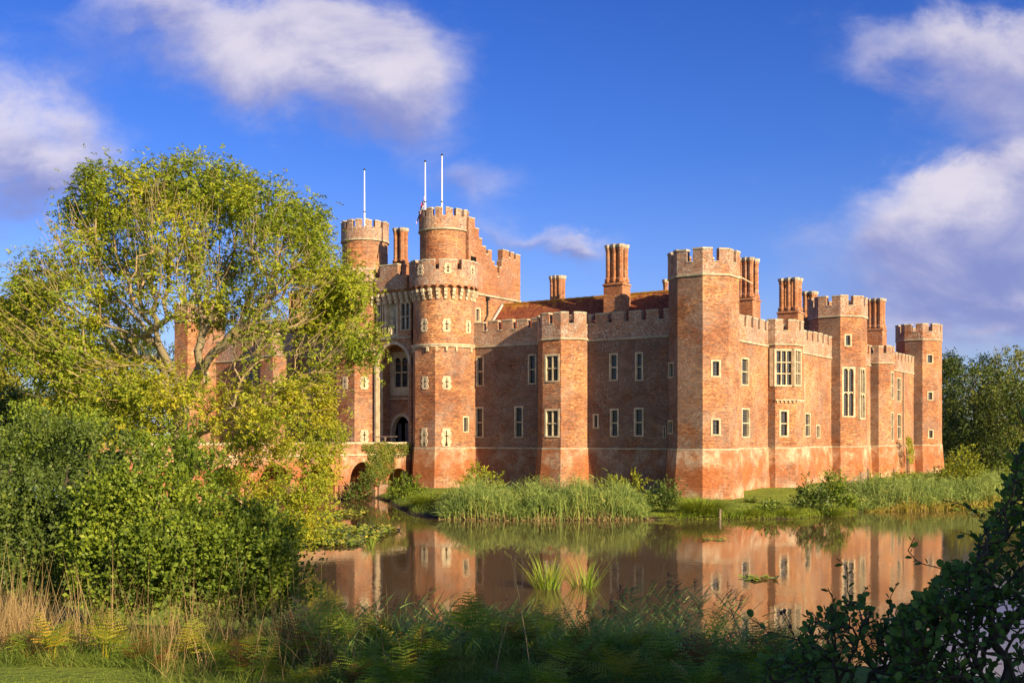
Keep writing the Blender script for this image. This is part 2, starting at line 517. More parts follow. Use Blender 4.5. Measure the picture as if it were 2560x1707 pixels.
IVY_LEAF = leaf_mat("ivy_leaf", [(0.0, (0.0585, 0.0975, 0.0182)), (0.6, (0.156, 0.195, 0.026)), (1.0, (0.312, 0.286, 0.039))], 0.25)
REED_LEAF = leaf_mat("reed_leaf", [(0.0, (0.1099, 0.1794, 0.0478)), (0.5, (0.2041, 0.284, 0.0658)), (0.9, (0.3453, 0.3887, 0.0957)), (1.0, (0.5651, 0.4634, 0.1674))], 0.25, 0.6, 0.5, 0.5)
REED_NEAR = leaf_mat("near_reed_leaf", [(0.0, (0.1161, 0.2375, 0.0686)), (0.6, (0.2323, 0.3958, 0.1029)), (0.93, (0.4645, 0.5806, 0.1029)), (1.0, (0.6, 0.6, 0.2402))], 0.25, 0.6, 0.4, 0.8)
REED_YELLOW = leaf_mat("reed_leaf_yellow", [(0.0, (0.16, 0.17, 0.03)), (0.5, (0.34, 0.29, 0.04)), (1.0, (0.38, 0.24, 0.10))], 0.3, 0.6, 0.4, 0.6)
FLAG_LEAF = leaf_mat("iris_leaf", [(0.0, (0.15, 0.255, 0.03)), (0.6, (0.3, 0.405, 0.045)), (1.0, (0.57, 0.51, 0.075))], 0.35)
SEDGE = leaf_mat("sedge_leaf", [(0.0, (0.12, 0.195, 0.0225)), (0.6, (0.255, 0.33, 0.03)), (1.0, (0.42, 0.405, 0.06))], 0.3)
STRAW = leaf_mat("dry_grass", [(0.0, (0.20, 0.13, 0.05)), (0.5, (0.36, 0.25, 0.11)), (1.0, (0.52, 0.38, 0.18))], 0.25)
GRASS = leaf_mat("grass_blade", [(0.0, (0.056, 0.105, 0.0168)), (0.5, (0.119, 0.182, 0.0252)), (0.9, (0.21, 0.252, 0.042)), (1.0, (0.42, 0.336, 0.126))], 0.3, 0.6, 0.4, 1.0)
LAWN_BLADE = leaf_mat("lawn_blade", [(0.0, (0.1716, 0.2457, 0.0263)), (0.6, (0.3027, 0.3686, 0.0351)), (1.0, (0.444, 0.4212, 0.0702))], 0.3, 0.6, 0.4, 1.0)
FERN_GREEN = leaf_mat("bracken_green", [(0.0, (0.097, 0.1725, 0.0172)), (0.6, (0.2372, 0.345, 0.0276)), (1.0, (0.5175, 0.5175, 0.0379))], 0.35, 0.55, 0.75, 1.6)
FERN_GOLD = leaf_mat("bracken_gold", [(0.0, (0.2184, 0.2366, 0.0218)), (0.6, (0.4368, 0.364, 0.0291)), (1.0, (0.6, 0.3094, 0.0546))], 0.35, 0.55, 0.75, 2.0)
FERN_RUST = leaf_mat("bracken_rust", [(0.0, (0.1014, 0.0355, 0.0162)), (0.6, (0.2028, 0.0659, 0.0223)), (1.0, (0.3042, 0.142, 0.0304))], 0.3, 0.55, 0.6, 2.0)
PAD_LEAF = leaf_mat("lily_pad", [(0.0, (0.078, 0.13, 0.0195)), (0.55, (0.208, 0.26, 0.026)), (0.85, (0.442, 0.39, 0.052)), (1.0, (0.338, 0.156, 0.039))], 0.15, 0.35, 0.3, 0.8, 0.5)
PLUME = leaf_mat("reed_plume", [(0.0, (0.05, 0.03, 0.03)), (0.6, (0.10, 0.06, 0.055)), (1.0, (0.17, 0.11, 0.08))], 0.2)
BARK = plain("ash_bark", (0.22, 0.185, 0.11), 0.95, 0.55, 3.0)
TWIG = plain("ash_twig", (0.33, 0.25, 0.13), 0.95, 0.4, 3.0)
DARK_BARK = plain("dark_bark", (0.07, 0.055, 0.04), 0.95, 0.4, 4.0)


def water_mat():
    m, t = new_mat("moat_water")
    pos = t.n('ShaderNodeNewGeometry').outputs['Position']
    a = t.noise(pos, 1.5, 3.0, 0.55, mp=(1.0, 0.45, 1.0))
    b = t.noise(pos, 6.0, 3.0, 0.55, mp=(1.0, 0.55, 1.0))
    calm = t.noise(pos, 0.10, 3.0, 0.5)
    h = t.m('ADD', t.m('MULTIPLY', a, 0.5), t.m('MULTIPLY', t.m('MULTIPLY', b, t.ss(calm, 0.35, 0.65, 0.15, 1.0)), 0.4))
    mud = t.noise(pos, 0.08, 4.0, 0.5)
    col = t.mix(mud, (0.075, 0.05, 0.024), (0.105, 0.07, 0.034))
    finish(t, col, 0.02, h, 0.13, 0.05, 0.5, IOR=1.42)
    return m


WATER = water_mat()


def ground_mat():
    m, t = new_mat("turf")
    pos = t.n('ShaderNodeNewGeometry').outputs['Position']
    a = t.noise(pos, 0.5, 5.0, 0.6)
    b = t.noise(pos, 7.0, 4.0, 0.7)
    col = t.mix(t.ss(a, 0.3, 0.7), (0.11, 0.17, 0.018), (0.20, 0.25, 0.03))
    col = t.mix(t.ss(b, 0.45, 0.7, 0, 0.55), col, (0.06, 0.08, 0.015))
    z = t.n('ShaderNodeSeparateXYZ', {0: pos}).outputs[2]
    col = t.mix(t.ss(z, 0.28, 0.1), col, (0.05, 0.038, 0.022))
    finish(t, col, 0.95, b, 0.7, 0.08)
    return m


TURF = ground_mat()
# ------------------------------------------------------------------ the castle: local frame u (west along the south front), v (north along the east front)
T0 = np.array([16.42, 94.0])


def W(u, v):
    return tuple(T0 - u * EAST + v * NORTH)


def survey(A, B, px0, px1, py0, py1):
    """metres along wall A-B and heights of an opening measured on the survey photograph"""
    A, B = np.array(A), np.array(B)
    d = (B - A) / np.linalg.norm(B - A)
    out = []
    for px in (px0, px1):
        kk = (px - HX) / FOC
        out.append((kk * A[1] - A[0]) / (d[0] - kk * d[1]))
    s0, s1 = min(out), max(out)
    Y = A[1] + d[1] * (s0 + s1) / 2
    return [s0, s1, EYE + (HY - py1) / FOC * Y, EYE + (HY - py0) / FOC * Y]


def axes(A, B):
    A, B = np.array(A), np.array(B)
    L = np.linalg.norm(B - A)
    d = (B - A) / L
    return A, d, np.array([d[1], -d[0]]), L


def panel(mb, A, B, z0, z1, ops=(), m=0):
    A, d, n, L = axes(A, B)
    xs = sorted({0.0, L, *[min(max(x, 0), L) for o in ops for x in o[:2]]})
    zs = sorted({z0, z1, *[min(max(z, z0), z1) for o in ops for z in o[2:4]]})
    for x0, x1 in zip(xs[:-1], xs[1:]):
        for za, zb in zip(zs[:-1], zs[1:]):
            xm, zm = (x0 + x1) / 2, (za + zb) / 2
            if x1 - x0 < 1e-4 or zb - za < 1e-4 or any(o[0] < xm < o[1] and o[2] < zm < o[3] for o in ops):
                continue
            p, q = A + d * x0, A + d * x1
            mb.quad((*p, za), (*q, za), (*q, zb), (*p, zb), m)


def window(parent, A, B, op, cols=1, rows=2, fw=0.15, name="window", arched=False, depth=0.30):
    A, d, n, L = axes(A, B)
    s0, s1, z0, z1 = op
    mb = MB()
    y0, y1 = -depth, 0.035
    fw = min(fw, (s1 - s0) * 0.28)
    mb.obox(A, d, n, s0, s0 + fw, y0, y1, z0, z1, 0)
    mb.obox(A, d, n, s1 - fw, s1, y0, y1, z0, z1, 0)
    mb.obox(A, d, n, s0 + fw, s1 - fw, y0, y1, z1 - fw, z1, 0)
    mb.obox(A, d, n, s0 + fw, s1 - fw, y0, y1 + 0.03, z0, z0 + fw * 0.8, 0)
    w_, h_ = (s1 - s0 - 2 * fw), (z1 - z0 - 1.8 * fw)
    zb = z0 + 0.8 * fw
    mw = min(0.11, w_ * 0.16)
    for c in range(1, cols):
        x = s0 + fw + w_ * c / cols
        mb.obox(A, d, n, x - mw / 2, x + mw / 2, y0 + 0.06, y1 - 0.06, zb, zb + h_, 0)
    for r in range(1, rows):
        z = zb + h_ * r / rows
        for c in range(cols):
            xa = s0 + fw + w_ * c / cols + (mw / 2 if c else 0)
            xb = s0 + fw + w_ * (c + 1) / cols - (mw / 2 if c < cols - 1 else 0)
            mb.obox(A, d, n, xa, xb, y0 + 0.06, y1 - 0.075, z - 0.055, z + 0.055, 0)
    if arched:
        for r in ([rows] if arched == 1 else range(1, rows + 1)):
            for c in range(cols):
                xa = s0 + fw + w_ * c / cols + (mw / 2 if c else 0)
                xb = s0 + fw + w_ * (c + 1) / cols - (mw / 2 if c < cols - 1 else 0)
                zt = zb + h_ * r / rows - (0.055 if r < rows else 0)
                hw = (xb - xa) / 2
                for sgn, xe in ((1, xa), (-1, xb)):
                    pts = [(xe, zt), (xe, zt - hw * 1.3)]
                    pts += [(xe + sgn * hw * (1 - math.cos(q)), zt - hw * 1.3 + hw * 1.3 * math.sin(q)) for q in (0.4, 0.8, 1.2, 1.57)]
                    f3 = [(*(A + d * x + n * (y1 - 0.08)), z) for x, z in pts]
                    mb.poly(f3 if sgn < 0 else f3[::-1], 0)
    yg = y0 + 0.08
    mb.quad((*(A + d * (s0 + fw) + n * yg), zb), (*(A + d * (s1 - fw) + n * yg), zb), (*(A + d * (s1 - fw) + n * yg), zb + h_), (*(A + d * (s0 + fw) + n * yg), zb + h_), 1)
    return mb.build(name, [STONE, GLASS], parent)


def arrow_slit(parent, P, n, zc, w_, h, hole=False):
    """cream stone plate with a cross-shaped slit"""
    n = np.array(n) / np.linalg.norm(n)
    d = np.array([-n[1], n[0]])
    A = np.array(P) - d * w_ / 2 + n * 0.05
    B = A + d * w_
    mb = MB()
    z0, z1 = zc - h / 2, zc + h / 2
    c = w_ / 2
    t = 0.045
    ops = [(c - t, c + t, z0 + 0.18 * h, z1 - 0.12 * h), (c - 0.26 * w_, c + 0.26 * w_, zc + 0.06 * h, zc + 0.06 * h + 2 * t), (c - 0.08, c + 0.08, z0 + 0.16 * h, z0 + 0.16 * h + 0.17)]
    if hole:
        ops.append((c - 0.12, c + 0.12, z0 + 0.03 * h, z0 + 0.03 * h + 0.22))
    # ragged edge: the plate is toothed into the brickwork
    panel(mb, A, B, z0, z1, ops, 0)
    for q in (0.15, 0.55):
        mb.obox(A, d, n, -0.10, 0.0, -0.12, -0.004, z0 + q * h, z0 + (q + 0.22) * h, 0)
        mb.obox(A, d, n, w_, w_ + 0.10, -0.12, -0.004, z0 + q * h, z0 + (q + 0.22) * h, 0)
    for a, b in ((0, 1),):
        p0, p1 = A, B
        q0, q1 = A - n * 0.3, B - n * 0.3
        mb.quad((*q0, z0), (*p0, z0), (*p0, z1), (*q0, z1), 0)
        mb.quad((*p1, z0), (*q1, z0), (*q1, z1), (*p1, z1), 0)
        mb.quad((*p0, z1), (*p1, z1), (*q1, z1), (*q0, z1), 0)
        mb.quad((*q0, z0), (*q1, z0), (*p1, z0), (*p0, z0), 0)
    r0, r1 = A - n * 0.035 + d * 0.02, B - n * 0.035 - d * 0.02
    mb.quad((*r0, z0 + 0.01), (*r1, z0 + 0.01), (*r1, z1 - 0.01), (*r0, z1 - 0.01), 1)
    return mb.build("arrow_slit", [STONE, VOID], parent)


def lerp(a, b, t):
    return tuple(np.array(a) * (1 - t) + np.array(b) * t)


def battlement(parent, outer, inner, z0, zc, zm, spans, closed=True, brick=None):
    """parapet with merlons; spans(i) gives the (t0, t1) runs of merlon on edge i"""
    mb = MB()
    n = len(outer)
    rr = random.Random(int(z0 * 100) + n)
    for i in range(n if closed else n - 1):
        j = (i + 1) % n
        o0, o1, i0, i1 = outer[i], outer[j], inner[i], inner[j]
        mb.band(o0, o1, i0, i1, z0, zc, 0, ends=not closed)
        runs = spans(i)
        last = 0.0
        for t0, t1 in runs:
            dz = rr.uniform(-0.06, 0.06)
            a, b, c_, d_ = lerp(o0, o1, t0), lerp(o0, o1, t1), lerp(i0, i1, t0), lerp(i0, i1, t1)
            mb.band(a, b, c_, d_, zc, zm - 0.14 + dz, 0)
            e0 = np.array(o0) - np.array(i0)
            e0 = e0 / np.linalg.norm(e0) * 0.05
            mb.band(np.array(a) + e0, np.array(b) + e0, np.array(c_) - e0, np.array(d_) - e0, zm - 0.14 + dz, zm + dz, 1)
            if t0 - last > 0.02:
                gaps = (last, t0)
                p, q, r, s = lerp(o0, o1, gaps[0]), lerp(o0, o1, gaps[1]), lerp(i0, i1, gaps[0]), lerp(i0, i1, gaps[1])
                mb.band(np.array(p) + e0, np.array(q) + e0, r, s, zc + 0.003, zc + 0.09, 1)
            last = t1
    return mb.build("battlement", [brick or BRICK_PAR, STONE_COP], parent)


FACES = {'NE': 0, 'N': 1, 'NW': 2, 'W': 3, 'SW': 4, 'S': 5, 'SE': 6, 'E': 7}


def octa(u, v, a, grow=0.0):
    ap = a * 1.2071 + grow
    R = ap / math.cos(math.pi / 8)
    c = np.array(W(u, v))
    return [tuple(c + EAST * R * math.cos(math.radians(22.5 + 45 * k)) + NORTH * R * math.sin(math.radians(22.5 + 45 * k))) for k in range(8)]


def disc(parent_mb, pts, z, m=0):
    parent_mb.poly([(*p, z) for p in pts], m)


def string_course(parent, rings, z, h=0.16, out=0.10):
    mb = MB()
    big = rings(out)
    small = rings(-0.1)
    n = len(big)
    for i in range(n):
        j = (i + 1) % n
        mb.band(big[i], big[j], small[i], small[j], z, z + h, 0, ends=False)
    return mb.build("string_course", STONE_STR, parent)


ZP = 4.65       # plinth offset, all round the castle
ZS, ZC, ZM = 14.45, 15.95, 16.95     # wall parapet: string, crenel, merlon


def tower(castle, name, u, v, a, zs, zc, zm, wins=(), z0=-0.6, label=None, brick=None, flare=0.45, slits=()):
    mb = MB()
    ring = octa(u, v, a)
    foot = octa(u, v, a, flare)
    mb.prism(foot, z0, ZP - 0.06, 0, octa(u, v, a, 0.07), caps=False)
    per = {}
    for face, px0, px1, py0, py1, cols, rows, kw in wins:
        k = FACES[face]
        op = survey(ring[k], ring[(k + 1) % 8], px0, px1, py0, py1)
        per.setdefault(k, []).append((op, cols, rows, kw))
    for k in range(8):
        panel(mb, ring[k], ring[(k + 1) % 8], ZP + 0.06, zs, [q[0] for q in per.get(k, [])], 1 if (brick and k in brick) else 0)  # listed faces take the weathered brick with shade painted in
    disc(mb, ring, zs + 0.5)
    body = mb.build(name, [BRICK, BRICK_OLD_SHADED], castle)
    if label:
        body['label'] = label
    for k, lst in per.items():
        for op, cols, rows, kw in lst:
            window(body, ring[k], ring[(k + 1) % 8], op, cols, rows, **kw)
    string_course(body, lambda g: octa(u, v, a, g + 0.04), ZP - 0.06, 0.14, 0.04)
    string_course(body, lambda g: octa(u, v, a, g + 0.02), zs - 0.02, 0.17, 0.09)
    o, i = octa(u, v, a, 0.07), octa(u, v, a, -0.42)
    battlement(body, o, i, zs + 0.15, zc, zm, lambda e: [(0.0, 0.38), (0.62, 1.0)])
    return body


def wall_run(castle, A, B, wins=(), name="curtain_wall", label=None, zs=ZS, zc=ZC, zm=ZM, old=False):
    """straight curtain wall, outside on the right of A-B"""
    A_, d, n, L = axes(A, B)
    mb = MB()
    ops = []
    for px0, px1, py0, py1, cols, rows, kw in wins:
        ops.append((survey(A, B, px0, px1, py0, py1), cols, rows, kw))
    m = 1 if old else 0  # old picks the weathered brick that also carries painted shade
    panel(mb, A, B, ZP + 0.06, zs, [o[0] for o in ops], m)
    mb.quad((*(A_ + n * 0.45), -0.6), (*(np.array(B) + n * 0.45), -0.6), (*(np.array(B) + n * 0.07), ZP - 0.06), (*(A_ + n * 0.07), ZP - 0.06), m)
    # wall walk behind the parapet
    mb.quad((*A_, zs + 0.4), (*np.array(B), zs + 0.4), (*(np.array(B) - n * 1.6), zs + 0.4), (*(A_ - n * 1.6), zs + 0.4), 0)
    body = mb.build(name, [BRICK, BRICK_OLD_SHADED], castle)
    if label:
        body['label'] = label
    for op, cols, rows, kw in ops:
        window(body, A, B, op, cols, rows, **kw)
    sc = MB()
    sc.obox(A_, d, n, 0, L, -0.1, 0.10, ZP - 0.06, ZP + 0.08, 0)
    sc.build("string_course", STONE_STR, body)
    sc = MB()
    sc.obox(A_, d, n, 0, L, -0.1, 0.11, zs - 0.02, zs + 0.15, 0)
    sc.build("string_course", STONE_STR, body)
    k = max(1, int(round(L / 1.7)))
    per = L / k
    battlement(body, [tuple(A_ + n * 0.05), tuple(np.array(B) + n * 0.05)], [tuple(A_ - n * 0.42), tuple(np.array(B) - n * 0.42)], zs + 0.15, zc, zm,
               lambda e: [((j + 0.14) * per / L, (j + 0.86) * per / L) for j in range(k)], closed=False)
    return body


castle = empty("castle", (*W(30, 10), 0.5), "red brick moated castle with battlements, polygonal towers, tall chimneys and a twin-towered gatehouse", "castle")

W1 = {}
W2 = dict(fw=0.17)
# south-east corner tower, nearest the camera
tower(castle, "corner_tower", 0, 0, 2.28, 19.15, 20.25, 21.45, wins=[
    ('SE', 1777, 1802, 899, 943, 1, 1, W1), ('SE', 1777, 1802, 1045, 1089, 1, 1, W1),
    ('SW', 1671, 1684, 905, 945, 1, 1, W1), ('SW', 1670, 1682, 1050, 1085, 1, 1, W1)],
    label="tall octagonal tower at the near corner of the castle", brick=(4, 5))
# north-east corner tower
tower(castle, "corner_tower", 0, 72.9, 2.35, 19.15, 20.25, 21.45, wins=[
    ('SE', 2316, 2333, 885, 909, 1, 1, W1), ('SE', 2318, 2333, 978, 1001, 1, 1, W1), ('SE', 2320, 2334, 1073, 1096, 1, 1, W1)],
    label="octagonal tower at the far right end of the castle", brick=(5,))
tower(castle, "corner_tower", 64.4, 0, 2.3, 19.15, 20.25, 21.45, label="corner tower half hidden by the ash tree", wins=[('SE', 508, 522, 930, 960, 1, 1, W1)])
tower(castle, "corner_tower", 64.4, 72.9, 2.3, 19.15, 20.25, 21.45)
# middle turrets of the south front
tower(castle, "wall_turret", 13.8, -0.1, 1.95, 14.55, 15.9, 17.0, wins=[
    ('S', 1362, 1399, 885, 955, 2, 2, W2), ('S', 1362, 1399, 1022, 1093, 2, 2, W2)], label="sunlit three-sided turret in the middle of the front wall")
tower(castle, "wall_turret", 50.6, -0.1, 1.95, 14.55, 15.9, 17.0, wins=[('SE', 683, 705, 953, 985, 1, 1, W1), ('S', 628, 648, 1040, 1085, 1, 2, W1)])
# east front: bay turret, chapel turret, small turret
BAYW = dict(fw=0.2)
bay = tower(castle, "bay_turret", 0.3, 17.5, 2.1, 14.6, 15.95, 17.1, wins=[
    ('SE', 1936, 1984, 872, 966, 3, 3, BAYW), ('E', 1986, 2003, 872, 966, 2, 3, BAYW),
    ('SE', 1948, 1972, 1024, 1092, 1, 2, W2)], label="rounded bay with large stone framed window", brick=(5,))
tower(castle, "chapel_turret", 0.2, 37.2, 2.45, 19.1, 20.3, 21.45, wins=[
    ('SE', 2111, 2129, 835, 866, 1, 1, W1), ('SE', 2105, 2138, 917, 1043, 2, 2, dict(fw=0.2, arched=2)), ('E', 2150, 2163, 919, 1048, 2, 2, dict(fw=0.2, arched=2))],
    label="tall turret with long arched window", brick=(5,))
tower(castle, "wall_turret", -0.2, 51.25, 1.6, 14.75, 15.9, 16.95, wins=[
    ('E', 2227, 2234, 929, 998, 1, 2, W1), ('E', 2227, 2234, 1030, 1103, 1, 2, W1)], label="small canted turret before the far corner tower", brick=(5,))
# curtain walls
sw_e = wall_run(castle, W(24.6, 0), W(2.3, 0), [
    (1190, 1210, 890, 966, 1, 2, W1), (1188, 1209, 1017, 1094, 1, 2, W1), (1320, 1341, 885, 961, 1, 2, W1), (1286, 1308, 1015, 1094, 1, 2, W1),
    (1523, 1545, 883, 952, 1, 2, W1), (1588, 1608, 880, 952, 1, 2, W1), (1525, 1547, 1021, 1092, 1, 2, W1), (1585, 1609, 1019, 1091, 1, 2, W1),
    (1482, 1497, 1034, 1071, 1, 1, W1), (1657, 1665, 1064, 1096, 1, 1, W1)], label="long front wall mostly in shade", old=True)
wall_run(castle, W(62, 0), W(39.9, 0), [(772, 792, 922, 1000, 1, 2, W1), (612, 634, 930, 960, 1, 1, W1), (735, 752, 1050, 1100, 1, 2, W1)], label="front wall beyond the gatehouse")
wall_run(castle, W(0, 2.3), W(0, 70.5), [
    (1853, 1872, 894, 964, 1, 2, W1), (1854, 1874, 1020, 1094, 1, 2, W1), (2012, 2026, 1032, 1092, 1, 2, W1), (2040, 2050, 1061, 1096, 1, 1, W1),
    (2242, 2252, 944, 1004, 1, 2, W1), (2243, 2253, 1034, 1098, 1, 2, W1)], label="sunlit side wall")
wall_run(castle, W(0, 73), W(64.4, 73))
wall_run(castle, W(64.4, 73), W(64.4, 0))

# oriel ledge under the bay window: stone corbel course on brackets
mb = MB()
ring = octa(0.3, 17.5, 2.1)
for k, s0, s1 in ((6, 0.0, 2.1), (7, 0.0, 2.1)):
    A, d, n, L = axes(ring[k], ring[(k + 1) % 8])
    z = 5.6 + (1095 - 1002) * 107.0 / FOC
    mb.obox(A, d, n, s0, s1, -0.1, 0.16, z, z + 0.12, 0)
    for q in range(5):
        x = s0 + 0.2 + q * (s1 - s0 - 0.4) / 4
        mb.obox(A, d, n, x - 0.07, x + 0.07, -0.1, 0.12, z - 0.2, z - 0.003, 0)
A, d, n, L = axes(ring[5], ring[6])
zb0, zb1 = EYE + (HY - 966) / FOC * 106.5, EYE + (HY - 872) / FOC * 106.5
mb.obox(A, d, n, L - 0.55, L - 0.02, -0.1, 0.05, zb0, zb1, 0)
mb.build("corbel_ledge", STONE, bay)

# ---------------- roofs
def roof(u0, u1, v0, v1, along, zr, ze=15.1, name="roof"):
    mb = MB()
    if along == 'u':
        vm = (v0 + v1) / 2
        mb.quad((*W(u1, v0), ze), (*W(u0, v0), ze), (*W(u0, vm), zr), (*W(u1, vm), zr), 0)
        mb.quad((*W(u0, v1), ze), (*W(u1, v1), ze), (*W(u1, vm), zr), (*W(u0, vm), zr), 0)
        for u in (u0, u1):
            mb.poly([(*W(u, v0), ze), (*W(u, v1), ze), (*W(u, vm), zr)], 1)
        for k in range(int((u1 - u0) / 0.45)):
            ua = u0 + k * 0.45
            A = np.array(W(ua, vm))
            mb.obox(A, -EAST, NORTH, 0.0, 0.43, -0.13, 0.13, zr - 0.06, zr + 0.09 + 0.02 * (k % 2), 2)
    else:
        um = (u0 + u1) / 2
        mb.quad((*W(u0, v0), ze), (*W(u0, v1), ze), (*W(um, v1), zr), (*W(um, v0), zr), 0)
        mb.quad((*W(u1, v1), ze), (*W(u1, v0), ze), (*W(um, v0), zr), (*W(um, v1), zr), 0)
        for v in (v0, v1):
            mb.poly([(*W(u0, v), ze), (*W(u1, v), ze), (*W(um, v), zr)], 1)
    return mb.build(name, [ROOF, BRICK, LICHEN_TILE], castle)


roof(1.2, 24.3, 0.95, 8.7, 'u', 19.15)
roof(40.2, 63, 0.95, 8.7, 'u', 19.15)
roof(0.95, 7.6, 6.0, 34.0, 'v', 17.6)
roof(0.95, 7.6, 40.5, 70.0, 'v', 18.4)
mb = MB()   # pale flashing where the roof meets the gatehouse
for q0, q1 in ((0, 1),):
    p0, p1 = np.array(W(24.28, 0.75)), np.array(W(24.28, 4.82))
    e = EAST * 0.22
    mb.quad((*p0, 15.02), (*(p0 + e), 15.02), (*(p1 + e), 19.30), (*p1, 19.30), 0)
    mb.quad((*(p0 + e), 14.8), (*(p1 + e), 19.1), (*(p1 + e), 19.30), (*(p0 + e), 15.02), 0)
mb.build("flashing", plain("pale_flashing", (0.55, 0.53, 0.5)), castle)


# ---------------- chimneys
def chimney(u, v, zb, zs, zt, wu, wv, nu, nv, r=0.29, label=None):
    o = np.array(W(u, v))
    mb = MB()
    zsh = zs - 0.45
    sq = lambda g: [tuple(o - EAST * (x * (wu / 2 + g)) + NORTH * (y * (wv / 2 + g))) for x, y in ((1, -1), (-1, -1), (-1, 1), (1, 1))]
    mb.prism(sq(0), zb, zsh, 0)
    mb.prism(sq(0.09), zsh + 0.002, zsh + 0.14, 0)
    mb.prism(sq(0.02), zsh + 0.142, zs, 0, sq(-0.22))
    body = mb.build("chimney", [BRICK_OLD_SHADED if False else BRICK_RED], castle)
    if label:
        body['label'] = label
    for i in range(nu):
        for j in range(nv):
            x = (i - (nu - 1) / 2) * (wu - 2 * r - 0.1) / max(1, nu - 1) if nu > 1 else 0
            y = (j - (nv - 1) / 2) * (wv - 2 * r - 0.1) / max(1, nv - 1) if nv > 1 else 0
            c = o - EAST * x + NORTH * y
            f = MB()
            oc = lambda rr: [tuple(c + rr * np.array([math.cos(q), math.sin(q)])) for q in [math.pi / 8 + math.pi / 4 * k for k in range(8)]]
            h = zt - zs
            prof = [(r * 1.32, zs - 0.12), (r * 1.32, zs + 0.16), (r * 0.92, zs + 0.30), (r * 0.92, zt - 0.62), (r * 1.05, zt - 0.55), (r * 1.05, zt - 0.42), (r * 1.15, zt - 0.34), (r * 1.35, zt - 0.2), (r * 1.4, zt - 0.02 + 0.03 * ((i + j) % 2))]
            for (ra, za), (rb, zb_) in zip(prof[:-1], prof[1:]):
                A_, B_ = oc(ra), oc(rb)
                for k in range(8):
                    q = (k + 1) % 8
                    f.quad((*A_[k], za), (*A_[q], za), (*B_[q], zb_), (*B_[k], zb_), 1 if za > zt - 0.4 else 0)
            f.poly([(*p, prof[-1][1]) for p in oc(r * 1.4)], 2)
            f.build("flue", [BRICK_RED, STONE_COP, VOID], body)
    return body


chimney(10.0, 2.9, 16.5, 20.15, 23.5, 1.95, 1.6, 3, 2, 0.29, "tallest chimney stack on the roof with clustered flues")
chimney(18.7, 6.5, 16.0, 18.6, 21.8, 1.55, 1.2, 3, 2, 0.27)
chimney(8.0, 9.0, 16.0, 19.3, 20.9, 0.8, 0.8, 1, 1, 0.26)
chimney(2.8, 17.0, 15.3, 19.7, 23.5, 1.7, 2.1, 3, 2, 0.3)
chimney(2.9, 29.3, 15.3, 19.6, 23.0, 2.3, 1.8, 3, 2, 0.33)
chimney(5.0, 41.8, 15.3, 20.0, 23.1, 1.6, 1.6, 2, 2, 0.33)
chimney(3.2, 62.0, 15.3, 20.4, 24.2, 2.9, 2.0, 4, 2, 0.36)
chimney(46.5, 3.0, 16.5, 21.0, 24.3, 1.9, 1.5, 3, 2)
chimney(55.0, 6.5, 16.5, 19.5, 23.0, 1.8, 1.5, 3, 2)
chimney(36.6, 3.6, 22.4, 24.4, 28.0, 1.5, 1.3, 2, 2, 0.3, "slim chimney between the gatehouse turrets")

# ---------------- gatehouse
GV = -1.2
mb = MB()
blk = [W(39.9, -0.62), W(24.5, -0.62), W(24.5, 8.4), W(39.9, 8.4)]
op_e = survey(W(24.5, -0.62), W(24.5, 8.4), 1188, 1201, 769, 806)
panel(mb, W(24.5, -0.62), W(24.5, 8.4), 4.7, 22.4, [op_e], 0)
panel(mb, W(24.5, 8.4), W(39.9, 8.4), 0, 22.4, (), 0)
panel(mb, W(39.9, 8.4), W(39.9, -0.62), 0, 22.4, (), 0)
mb.poly([(*p, 22.1) for p in blk], 0)
# ragged, stepped remains of the east parapet
STEP = [(-0.7, 0.35, 27.1), (0.35, 1.0, 26.2), (1.0, 1.55, 25.3), (1.55, 2.2, 24.6), (2.2, 2.6, 23.9), (2.6, 3.25, 24.35), (3.25, 3.7, 23.3), (3.7, 4.2, 22.9),
        (4.2, 4.55, 21.9), (4.55, 4.95, 22.9), (4.95, 5.15, 23.6), (5.15, 6.25, 24.75), (6.25, 6.6, 24.1), (6.6, 7.2, 24.7), (7.2, 7.55, 24.0), (7.55, 8.4, 24.6)]
for v0, v1, zt in STEP:
    mb.obox(np.array(W(24.5, 0)), NORTH, EAST, v0, v1, -0.55, 0.06, 20.0 if zt < 22.3 else 20.0, zt, 2)
    mb.obox(np.array(W(24.5, 0)), NORTH, EAST, v0, v1, -0.6, 0.1, zt + 0.002, zt + 0.12, 1)
mb.obox(np.array(W(24.5, 0)), NORTH, EAST, -0.2, 8.46, -0.1, 0.14, 19.75, 19.95, 3)
gate = mb.build("gatehouse", [BRICK, STONE_COP, BRICK_RED, STONE_STR], castle)
gate['label'] = "tall gatehouse with two round topped towers"
window(gate, W(24.5, -0.62), W(24.5, 8.4), op_e, 1, 1, 0.15)
mb = MB()
A = np.array(W(24.5, 0.0))
mb.obox(A, NORTH, EAST, -0.35, 0.55, 0.0, 0.075, 22.35, 23.4, 0)
mb.build("ruined_opening", VOID, gate)


def circle(c, r, n):
    """ring of n points, ccw"""
    a0 = math.atan2(EAST[1], EAST[0])
    return [(c[0] + r * math.cos(a0 + 2 * math.pi * k / n), c[1] + r * math.sin(a0 + 2 * math.pi * k / n)) for k in range(n)]


def on_drum(c, r, px):
    kk = (px - HX) / FOC
    d = np.array([kk, 1.0]) / math.hypot(kk, 1)
    c = np.array(c)
    b = d @ c
    h2 = r * r - (c @ c - b * b)
    t = b - math.sqrt(max(h2, 0.0))
    p = d * t
    return p, (p - c) / np.linalg.norm(p - c)


